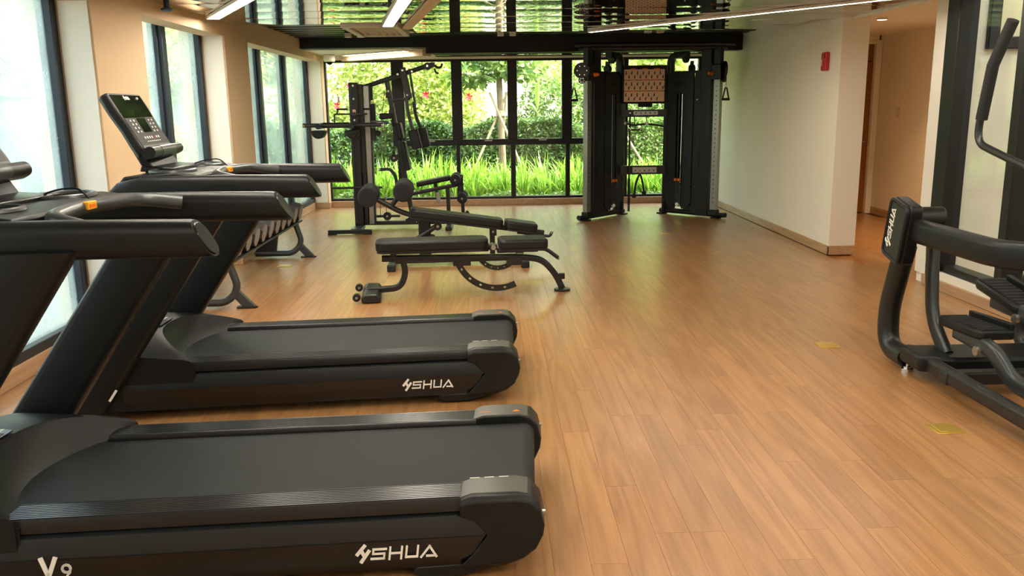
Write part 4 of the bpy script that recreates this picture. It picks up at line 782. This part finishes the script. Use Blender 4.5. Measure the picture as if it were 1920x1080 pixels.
# members that join the two towers
for z0, z1 in ((1.375, 1.476), (.577, .70)):
    cb = MB().b2((1.82, 12.12, z0), (2.47, 12.17, z1)).build('cross_beam', 'black', ft, bevel=.005)
    MB().b2((2.0, 12.112, z0+.025), (2.34, 12.12, z1-.022)).build('hook_plate', 'steel', cb); 
    for k in range(5): MB().b2((2.03+k*.065, 12.108, z0+.045), (2.045+k*.065, 12.113, z0+.065)).build('plate_mark', 'dlogo', cb)
    for k in range(4): MB().tube(fillet([(2.0+k*.09, 12.11, z0+.02), (2.0+k*.09, 12.06, z0+.0), (2.0+k*.09, 12.05, z0+.03)], .01), .006, 8).build('hook', 'black', cb)
bd = MB().b2((1.83, 12.10, 1.555), (2.45, 12.13, 2.075)).b2((2.06, 12.10, 1.51), (2.26, 12.13, 1.56)).build('chart_board', 'keys', ft, bevel=.006)
for r_ in range(3):
    z1 = 2.02-r_*.148; MB().b2((1.86, 12.094, z1-.14), (2.42, 12.10, z1)).build('chart_card', 'card', bd)
    if r_ < 3:
        for k in range(3): MB().b2((1.945+k*.165, 12.092, z1-.002), (2.02+k*.165, 12.099, z1+.014)).build('chart_tab', 'orange', bd)
    for k in range(14 if r_ < 2 else 12):
        xx = 1.885+k*.0395; zz = z1-.045 if k % 2 == 0 else z1-.098; fg = MB(); v_ = (r_*14+k) % 4
        fg.b2((xx-.008, 12.092, zz-.025), (xx+.006, 12.0938, zz+.012)); fg.b2((xx-.005+.004*v_, 12.092, zz+.012), (xx+.006+.003*v_, 12.0938, zz+.024)); fg.b2((xx-.012, 12.092, zz-.025+.01*v_), (xx+.013, 12.0938, zz-.019+.01*v_)); fg.build('exercise_figure', 'dlogo', bd)
MB().tube([(1.12, 11.50, 2.315), (3.22, 11.52, 2.315)], .026, 12).build('top_bar', 'black', ft); MB().tube([(1.18, 11.62, 2.278), (3.16, 11.64, 2.278)], .030, 12).build('top_bar', 'black', ft)
MB().tube(fillet([(1.45, 11.72, 2.24), (1.75, 11.72, 2.285), (2.55, 11.73, 2.285), (2.85, 11.74, 2.24)], .1), .018, 10).build('pull_up_bar', 'black', ft)
# attachments that hang on the machine
def handle(loc, label):
    t = thing('cable_handle', label, 'cable handle', loc, R(20), 'cable handles on the machine')
    MB().sweep([(-.055, 0, 0), (.055, 0, 0)], circ(.017, 12)).build('grip', 'foam', t)
    MB().tube([(-.05, 0, 0), (-.012, 0, .15), (.012, 0, .15), (.05, 0, 0)], .010, 8).build('strap', 'foam', t)
    MB().sweep([(.011*math.cos(2*PI*k/10), 0, .175+.02*math.sin(2*PI*k/10)) for k in range(10)], circ(.004, 6), closed=True).build('ring', 'chrome', t)
    MB().sweep([(.0, .011*math.cos(2*PI*k/10), .21+.022*math.sin(2*PI*k/10)) for k in range(10)], circ(.004, 6), closed=True).build('carabiner', 'chrome', t)
    MB().tube([(0, 0, .23), (0, 0, .385)], .004, 6).build('cable', 'wire', t); return t
handle((1.107, 11.506, 1.612), 'black cable handle hanging from the round pulley over the window'); handle((3.114, 11.483, 1.60), 'black cable handle hanging against the cream wall')
tr = thing('triceps_rope', 'black triceps rope with ball ends on the lower hook plate', 'rope', (2.09, 12.03, .60))
MB().tube(fillet([(-.075, 0, -.30), (-.06, 0, -.15), (0, 0, .01), (.04, 0, -.12), (.06, 0, -.26)], .07), .014, 10).build('cord', 'foam', tr); MB().ball((-.078, 0, -.315), .034, 12).build('end_ball', 'foam', tr); MB().ball((.063, 0, -.275), .034, 12).build('end_ball', 'foam', tr); MB().tube([(0, 0, .0), (0, .05, .03)], .008).build('clip', 'brass', tr)
sb = thing('straight_bar', 'thin black bar hanging upright on the hook plate', 'pull bar', (1.945, 12.075, .06))
MB().cyl((0, 0, .04), (0, 0, 1.36), .013).build('bar', 'black', sb); MB().cyl((0, 0, .0), (0, 0, .10), .017).build('end_sleeve', 'gun', sb); MB().cyl((0, 0, .10), (0, 0, .46), .018).build('grip', 'foam', sb); MB().b2((-.012, .0, 1.34), (.012, .05, 1.38)).build('hanger', 'chrome', sb)
lb = thing('lat_bar', 'curved black lat bar hung below the upper hook plate', 'pull bar', (2.17, 12.03, 1.24))
MB().tube(fillet([(-.30, 0, .06), (-.20, 0, .02), (0, 0, .045), (.20, 0, .015), (.28, 0, -.01)], .1), .014, 10).build('bar', 'black', lb); MB().b2((-.02, -.02, .03), (.02, .02, .07)).build('collar', 'chrome', lb); MB().tube([(0, 0, .06), (0, .04, .14)], .006).build('ring', 'chrome', lb); MB().cyl((-.31, 0, .04), (-.29, 0, .07), .022).build('bar_tip', 'steel', lb)
vg = thing('row_handle', 'small steel close-grip row handle on the upper hook plate', 'cable handle', (2.0, 11.98, 1.19))
MB().b2((-.09, -.015, 0), (.10, .015, .025)).build('base', 'gun', vg, bevel=.004)
for s in (-1, 1): MB().cyl((s*.07, -.05, .03), (s*.07, .05, .03), .016).build('grip', 'chrome', vg)
MB().tube([(0, 0, .02), (.0, .07, .215)], .006).build('clip', 'chrome', vg)

# ================================================================== DUMBBELL RACK
rk = thing('dumbbell_rack', 'grey steel dumbbell rack along the left windows', 'rack', (-2.24, 7.9, 0))
for yy in (-1.22, 1.12):
    MB().sweep(fillet([(-.28, yy, .045), (.12, yy, .045), (.22, yy, .16), (.155, yy, .374)], .13, 8), circ(.030, 14), side=(0, 1, 0)).build('leg', 'gun', rk)
    MB().loft([[(x, yy+k, z) for x, z in ((.185, .20), (.235, .13), (.345, .012), (.245, .012), (.16, .11))] for k in (-.022, .022)]).build('foot_strut', 'gun', rk, bevel=.004)
    MB().prism([(.20, yy-.03), (.34, yy-.03), (.36, yy), (.34, yy+.03), (.20, yy+.03)], 'z', 0, .014).build('foot_plate', 'black', rk)
    MB().prism([(-.30, .045), (-.06, .045), (-.02, .30), (-.10, .30)], 'y', yy-.02, yy+.02).build('gusset', 'panel', rk)
for x0, z0 in ((.16, .380), (-.09, .440)):
    MB().sweep([(x0, -1.30, z0), (x0, 1.22, z0)], rr(.05, .035, .008, 2)).build('tray_rail', 'black', rk)
MB().loft([[(x, yy, z) for x, z in ((.215, .372), (.215, .39), (-.15, .478), (-.15, .462))] for yy in (-1.30, 1.22)]).build('tray', 'black', rk, bevel=.004)
MB().sweep([(.0, -1.22, .30), (0, 1.12, .30)], rr(.05, .05, .01, 2)).build('tie_bar', 'gun', rk)
def dumbbell_proto():
    t = thing('dumbbell', 'black octagonal dumbbell with grey end faces on the rack', 'dumbbell', (0, 0, 0), 0, 'dumbbells in the rack')
    def octo(r, a0=22.5, n=8): return [(r*math.cos(R(a0+360*k/n)), r*math.sin(R(a0+360*k/n))) for k in range(n)]
    for s in (-1, 1):
        hd = MB().loft([[(s*x, a*k, b*k) for a, b in octo(.100)] for x, k in ((.065, .80), (.085, 1), (.150, 1), (.186, .84))]).build('head', 'foam', t)
        MB().loft([[(s*x, a*k, b*k) for a, b in octo(.100)] for x, k in ((.180, .87), (.1875, .80), (.188, .6))]).build('end_face', 'grey', hd)  # end of the black head, greyed to carry its reflection
    MB().lathe([(.016, -.07), (.016, -.05), (.0185, -.02), (.0185, .02), (.016, .05), (.016, .07)], (0, 0, 0), 'x', 14).build('handle', 'chrome', t)
    return t
db = dumbbell_proto(); tilt = math.atan2(.088, .365)
for k in range(10):
    o = db if k == 0 else copy_tree(db)
    o.location = (-2.24+.052, 7.9+1.08-k*.245, .4135+.1105); o.rotation_euler = (0, tilt, 0)

# ================================================================== GARDEN
def leaves(n, sample, size, rnd, ratio=.45, droop=.3):
    vs = []; fs = []
    for _ in range(n):
        p, nrm = sample(rnd); d = V((rnd.gauss(0, 1), rnd.gauss(0, 1), rnd.gauss(-droop, .7))).normalized(); up = (V(nrm)+V((rnd.gauss(0, .5), rnd.gauss(0, .5), rnd.gauss(.3, .5)))).normalized()
        sd_ = d.cross(up)
        if sd_.length < .05: continue
        sd_.normalize(); L = size*rnd.uniform(.6, 1.3); w_ = L*ratio*.5; p = V(p); b = len(vs); up = sd_.cross(d)
        vs += [p, p+d*L*.5+sd_*w_+up*w_*.25, p+d*L, p+d*L*.5-sd_*w_+up*w_*.25]; fs += [(b, b+1, b+2), (b, b+2, b+3)]
    me = bpy.data.meshes.new('leaves'); me.from_pydata([tuple(v) for v in vs], [], fs); return me
def ell(c, r, shell=.55):
    def f(rnd):
        d = V((rnd.gauss(0, 1), rnd.gauss(0, 1), rnd.gauss(0, 1))).normalized(); k = (shell+(1-shell)*rnd.random())*(1+.18*math.sin(5*d.x+c[0])*math.sin(4*d.z+c[1]))
        return (c[0]+d.x*r[0]*k, c[1]+d.y*r[1]*k, c[2]+d.z*r[2]*k), d
    return f
def multi(fs_): return lambda rnd: rnd.choice(fs_)(rnd)
def slab(x0, x1, y0, y1, z0, z1):
    def f(rnd):
        t = rnd.random(); x = rnd.uniform(x0, x1); bumpy = .08*math.sin(x*2.3)+.06*math.sin(x*5.1+1)
        if t < .6: return (x, y0+rnd.uniform(0, .15)+bumpy, rnd.uniform(z0, z1+bumpy)), (0, -1, .3)
        return (x, rnd.uniform(y0, y1), z1+bumpy-rnd.uniform(0, .15)), (0, 0, 1)
    return f
struct(MB().b2((-14, 13.86, -.35), (16, 40, -.12)).b2((-14, -4, -.35), (-3.01, 13.86, -.12)).build('ground', 'soil'), 'planted garden soil outside the windows')
rnd = random.Random(21)
# strap-leaved clumps
def clump_mesh(seed, h, n):
    r_ = random.Random(seed); vs = []; fs = []
    for _ in range(n):
        a = r_.uniform(0, 2*PI); lean = r_.uniform(.08, .75); L = h*r_.uniform(.65, 1.15); bx, by = r_.gauss(0, .05), r_.gauss(0, .05); w_ = r_.uniform(.014, .028); dx, dy = math.cos(a), math.sin(a); b = len(vs); K = 5
        for k in range(K+1):
            t = k/K; rad = lean*L*(t**1.7); z = L*(t-.35*lean*t**2.4*1.3); ww = w_*(1-t**2.2)+.001
            vs += [(bx+dx*rad-dy*ww, by+dy*rad+dx*ww, z), (bx+dx*rad+dy*ww, by+dy*rad-dx*ww, z)]
        for k in range(K): q = b+2*k; fs.append((q, q+1, q+3, q+2))
    me = bpy.data.meshes.new('strap_leaves'); me.from_pydata(vs, [], fs); me.materials.append(M['leaf_s']); return me
cms = [clump_mesh(k, .82, 46) for k in range(5)]
for row, (yy, step, hh) in enumerate(((14.75, .30, .85), (15.15, .33, .98), (15.6, .36, 1.05))):
    x = -3.3+row*.13
    while x < 4.9:
        o = bpy.data.objects.new('lily_clump', rnd.choice(cms)); COL.objects.link(o); o.location = (x+rnd.uniform(-.06, .06), yy+rnd.uniform(-.1, .1), -.13); o.rotation_euler = (0, 0, rnd.uniform(0, 6)); s = hh*rnd.uniform(.88, 1.12); o.scale = (s, s, s)
        tag(o, 'bright green strap-leaved lily clump in the bed outside the garden window', 'plant', 'lily clumps outside the garden window'); x += step
fr = link('fern_border', leaves(9000, slab(-3.2, 4.6, 14.15, 14.6, -.12, .07), .07, random.Random(4), .4), 'leaf_g'); tag(fr, 'low feathery border plants under the lily clumps', 'plants', kind='stuff')
# clipped hedge behind the lilies
for k, (a, b) in enumerate(((-4.6, -1.4), (-1.4, 1.6), (1.6, 6.0))):
    h = thing('hedge', ('dark clipped hedge behind the lilies, beside the flowering shrub', 'dark clipped hedge behind the staked slender tree', 'dark clipped hedge seen between the cable machine towers')[k], 'hedge', (0, 0, 0), 0, 'hedge sections')
    link('foliage', leaves(15000, slab(a, b, 17.1, 18.0, -.1, 1.25), .085, random.Random(50+k), .5), 'leaf_d' if k != 2 else 'leaf_g', h); MB().b2((a, 17.45, -.15), (b, 18.0, 1.04)).build('core', 'bark', h)
# shrubs and trees
def shrub(name, label, blobs, n, size, m, seed, trunk=None, group=None, flowers=()):
    t = thing(name, label, 'tree' if trunk else 'shrub', (0, 0, 0), 0, group)
    link('foliage', leaves(n, multi([ell(c, r) for c, r in blobs]), size, random.Random(seed), .45), m, t)
    tk = MB()
    for p in (trunk or []): tk.sweep([V(q) for q in p[0]], circ(1, 10), scale=p[1])
    if not trunk:
        for c, r in blobs[:4]: tk.sweep([V((c[0]+.1, c[1], -.15)), V((c[0], c[1]+.05, c[2]))], circ(1, 8), scale=[.05, .02])
    tk.build('trunk', 'bark', t)
    for fx, fz in flowers:
        fy = min(c[1]-r[1]*math.sqrt(q) for c, r in blobs for q in [1-((fx-c[0])/r[0])**2-((fz-c[2])/r[2])**2] if q > 0)-.02
        fl = MB(); r_ = random.Random(int(fx*100))
        for k in range(6):
            a = k*PI/3+r_.random(); fl.add([(fx, fy, fz), (fx+.05*math.cos(a+.5), fy-.03, fz+.05*math.sin(a+.5)), (fx+.10*math.cos(a), fy-.05, fz+.10*math.sin(a)), (fx+.05*math.cos(a-.5), fy-.03, fz+.05*math.sin(a-.5))], [(0, 1, 2), (0, 2, 3)])
        fl.build('flower', 'petal', t)
    return t
shrub('flowering_shrub', 'yellow-green flowering shrub with red blossoms behind the multi gym', [((-3.4, 19.6, 2.0), (1.7, 1.0, 1.9)), ((-1.9, 19.5, 2.4), (1.5, 1.0, 1.9)), ((-1.0, 19.6, 1.7), (1.0, .9, 1.4)), ((-2.6, 19.3, .8), (2.2, .9, 1.1)), ((-2.6, 20.0, 4.2), (2.4, 1.2, 1.4))], 30000, .13, 'leaf_y', 11,
      flowers=[(-3.5, 2.08), (-2.95, 2.0), (-3.25, 1.6), (-1.85, 2.7), (-.62, 2.1), (-.45, 1.75), (-1.35, 1.8)])
shrub('round_shrub', 'light green leafy shrub behind the staked slender tree', [((1.5, 19.25, 1.3), (1.1, .8, 1.1)), ((2.9, 19.3, 1.5), (1.1, .8, 1.2)), ((4.3, 19.3, 1.4), (1.1, .8, 1.1))], 14000, .11, 'leaf_g', 12)
shrub('airy_tree', 'airy yellow-green tree beside the cable machine view', [((2.7, 21.8, 3.0), (1.7, 1.2, 1.6)), ((3.9, 21.7, 2.3), (1.4, 1.1, 1.5)), ((1.7, 21.9, 2.7), (1.0, 1.0, 1.0)), ((3.7, 22.1, 4.3), (2.2, 1.2, 1.2))], 8000, .13, 'leaf_y', 13, trunk=[(((3.1, 21.8, -.15), (3.0, 21.8, 1.5), (3.2, 21.8, 3.2)), (.10, .07, .04)), (((3.0, 21.8, 1.5), (2.4, 21.7, 2.8)), (.05, .02))])
tr1 = shrub('slender_tree', 'slender young tree held by wooden stakes in the lily bed', [((.12, 16.35, 2.55), (.75, .6, .35)), ((.5, 16.3, 2.25), (.55, .5, .25)), ((-.35, 16.3, 2.15), (.45, .45, .25)), ((.15, 16.35, 3.3), (.9, .7, .5))], 1900, .17, 'leaf_g', 14, trunk=[(((.24, 16.35, -.15), (.20, 16.35, 1.2), (.17, 16.35, 2.2), (.2, 16.35, 3.4)), (.075, .06, .055, .035)), (((.18, 16.35, 2.0), (.55, 16.3, 2.6)), (.03, .015)), (((.17, 16.35, 2.1), (-.3, 16.3, 2.6)), (.03, .015))])
tr2 = shrub('staked_tree', 'young tree on wooden stakes seen through the cable machine', [((2.75, 16.6, 2.6), (.8, .6, .5)), ((3.3, 16.5, 2.4), (.5, .5, .35))], 1500, .15, 'leaf_y', 15, trunk=[(((2.36, 16.6, -.15), (2.38, 16.6, 1.3), (2.45, 16.6, 2.9)), (.07, .055, .04))])
def stakes(name, label, top, feet, ring):
    t = thing(name, label, 'tree stakes', (0, 0, 0), 0, 'tree stakes')
    for f_ in feet:
        d = (V(top)-V(f_)); d += V((-d.y, d.x, 0)).normalized()*.08   # the pole leans past the trunk, touching its side
        MB().cyl(f_, V(f_)+d*1.25, .022, 10).build('pole', 'stake', t)
    MB().box(ring, (.55, .03, .035)).build('cross_batten', 'stake', t)
    MB().cyl((top[0], top[1], top[2]-.05), (top[0], top[1], top[2]+.05), .085, 12).build('tie', 'stake', t)
stakes('tree_stakes', 'wooden stakes crossed against the slender tree', (.19, 16.3, 1.42), [(-.55, 15.95, -.1), (.80, 16.0, -.1), (.15, 16.9, -.1)], (.2, 16.22, .92))
stakes('tree_stakes', 'wooden stakes behind the cable machine, holding the other young tree', (2.38, 16.55, 1.35), [(1.9, 16.1, -.1), (3.2, 16.0, -.1), (2.4, 16.93, -.1)], (2.35, 16.45, 1.15))
bn = thing('banana_plant', 'young banana plant with one upright leaf behind the hedge', 'plant', (.98, 18.10, 0))
lf = MB(); 
for side_ in (-1, 1):
    lf.add([(0, 0, 1.45), (side_*.045, .02, 1.65), (side_*.055, .03, 1.85), (.03, 0, 2.15), (.01, 0, 1.7)], [(0, 1, 4), (1, 2, 4), (2, 3, 4)]); lf.add([(0, 0, 1.4), (side_*.04-.06, .02, 1.5), (side_*.05-.16, .03, 1.6), (-.25, 0, 1.62), (-.1, 0, 1.55)], [(0, 1, 4), (1, 2, 4), (2, 3, 4)])
lf.build('leaf', 'leaf_s', bn); MB().cyl((0, 0, -.1), (0, 0, 1.4), .03, 10).build('stem', 'leaf_g', bn)
# house and boundary beyond
hs_ = thing('house', 'pale rendered house glimpsed beyond the garden trees', 'building', (1.5, 27, 0))
MB().b2((-9, 0, -.2), (9, 5, 5.2)).build('wall', 'render', hs_)
for k in range(4): w0 = MB().b2((-8.6+k*5.3, -.06, 2.3), (-7.2+k*5.3, .02, 3.7)).build('window', 'bframe', hs_); MB().b2((-8.5+k*5.3, -.07, 2.4), (-7.3+k*5.3, -.05, 3.6)).build('window_pane', 'screen', w0)
MB().b2((-9.4, -.4, 5.2), (9.4, 5.4, 5.45)).build('roof', 'paving', hs_)
# side garden seen through the misted left windows
bw = thing('boundary_wall', 'grey rendered boundary wall beyond the left windows', 'wall', (-6.3, 6, 0)); MB().b2((-.1, -9, -.2), (.1, 24, 1.75)).build('wall_face', 'fwall', bw); MB().b2((-.15, -9, 1.75), (.15, 24, 1.82)).build('coping', 'paving', bw)
sidepave = struct(MB().b2((-4.4, -4, -.12), (-3.01, 14, -.06)).build('path', 'paving'), 'pale paved strip along the left windows')
for k, yc in enumerate((10.5, 13.5, 16.8)):
    shrub('leafy_tree', 'yellow-green leafy tree in front of the grey boundary wall', [((-5.0, yc, 2.6), (.8, 1.27, .75)), ((-5.0, yc+.4, 2.2), (.6, .8, .55))], 3400, .14, 'leaf_y', 31+k, trunk=[(((-5.3, yc, -.1), (-5.1, yc, 2.5)), (.10, .06))], group='trees before the boundary wall')
for k, yc in enumerate((8.5, 13, 18, 23)):
    shrub('pale_tree', 'green leafy tree rising beyond the grey boundary wall', [((-8.3, yc, 2.8+.1*(k % 2)), (1.35, 2.05, 1.6)), ((-8.2, yc+.6, 3.4), (1.1, 1.3, .9))], 6000, .15, 'leaf_g', 41+k, trunk=[(((-8.3, yc, -.1), (-8.2, yc, 2.6)), (.14, .08))], group='trees beyond the boundary wall')
for k, (yc, ry, zc) in enumerate(((6.4, .85, .35), (8.9, .95, .4), (12.0, .95, .5), (15.1, .95, .5))):
    shrub('side_shrub', 'yellowing low shrub at the foot of the boundary wall', [((-5.5, yc, zc), (.34, ry, .3+zc))], 3000, .20, 'leaf_p', 51+k, group='shrubs along the boundary wall')
for k in range(26):
    o = bpy.data.objects.new('lily_clump', rnd.choice(cms)); COL.objects.link(o); o.location = (-4.55+rnd.uniform(-.06, .06), 5.6+k*.36, -.13); o.rotation_euler = (0, 0, rnd.uniform(0, 6)); s = rnd.uniform(.6, .85); o.scale = (s, s, s)
    tag(o, 'strap-leaved lily clump in the bed along the boundary wall', 'plant', 'lily clumps along the boundary wall')
# daylight portals in the window openings (sampling guides for the sky, no light of their own)
def portal(loc, size, rot):
    d = bpy.data.lights.new('sky_portal', 'AREA'); d.shape = 'RECTANGLE'; d.size, d.size_y = size; d.cycles.is_portal = True
    o = bpy.data.objects.new('sky_portal', d); COL.objects.link(o); o.location = loc; o.rotation_euler = rot
portal((.37, YB+.15, 1.2), (5.9, 2.2), (R(-90), 0, 0))
for a, b in BAYS: portal((XG-.15, (a+b)/2, 1.2), (2.15, b-a), (0, R(-90), 0))
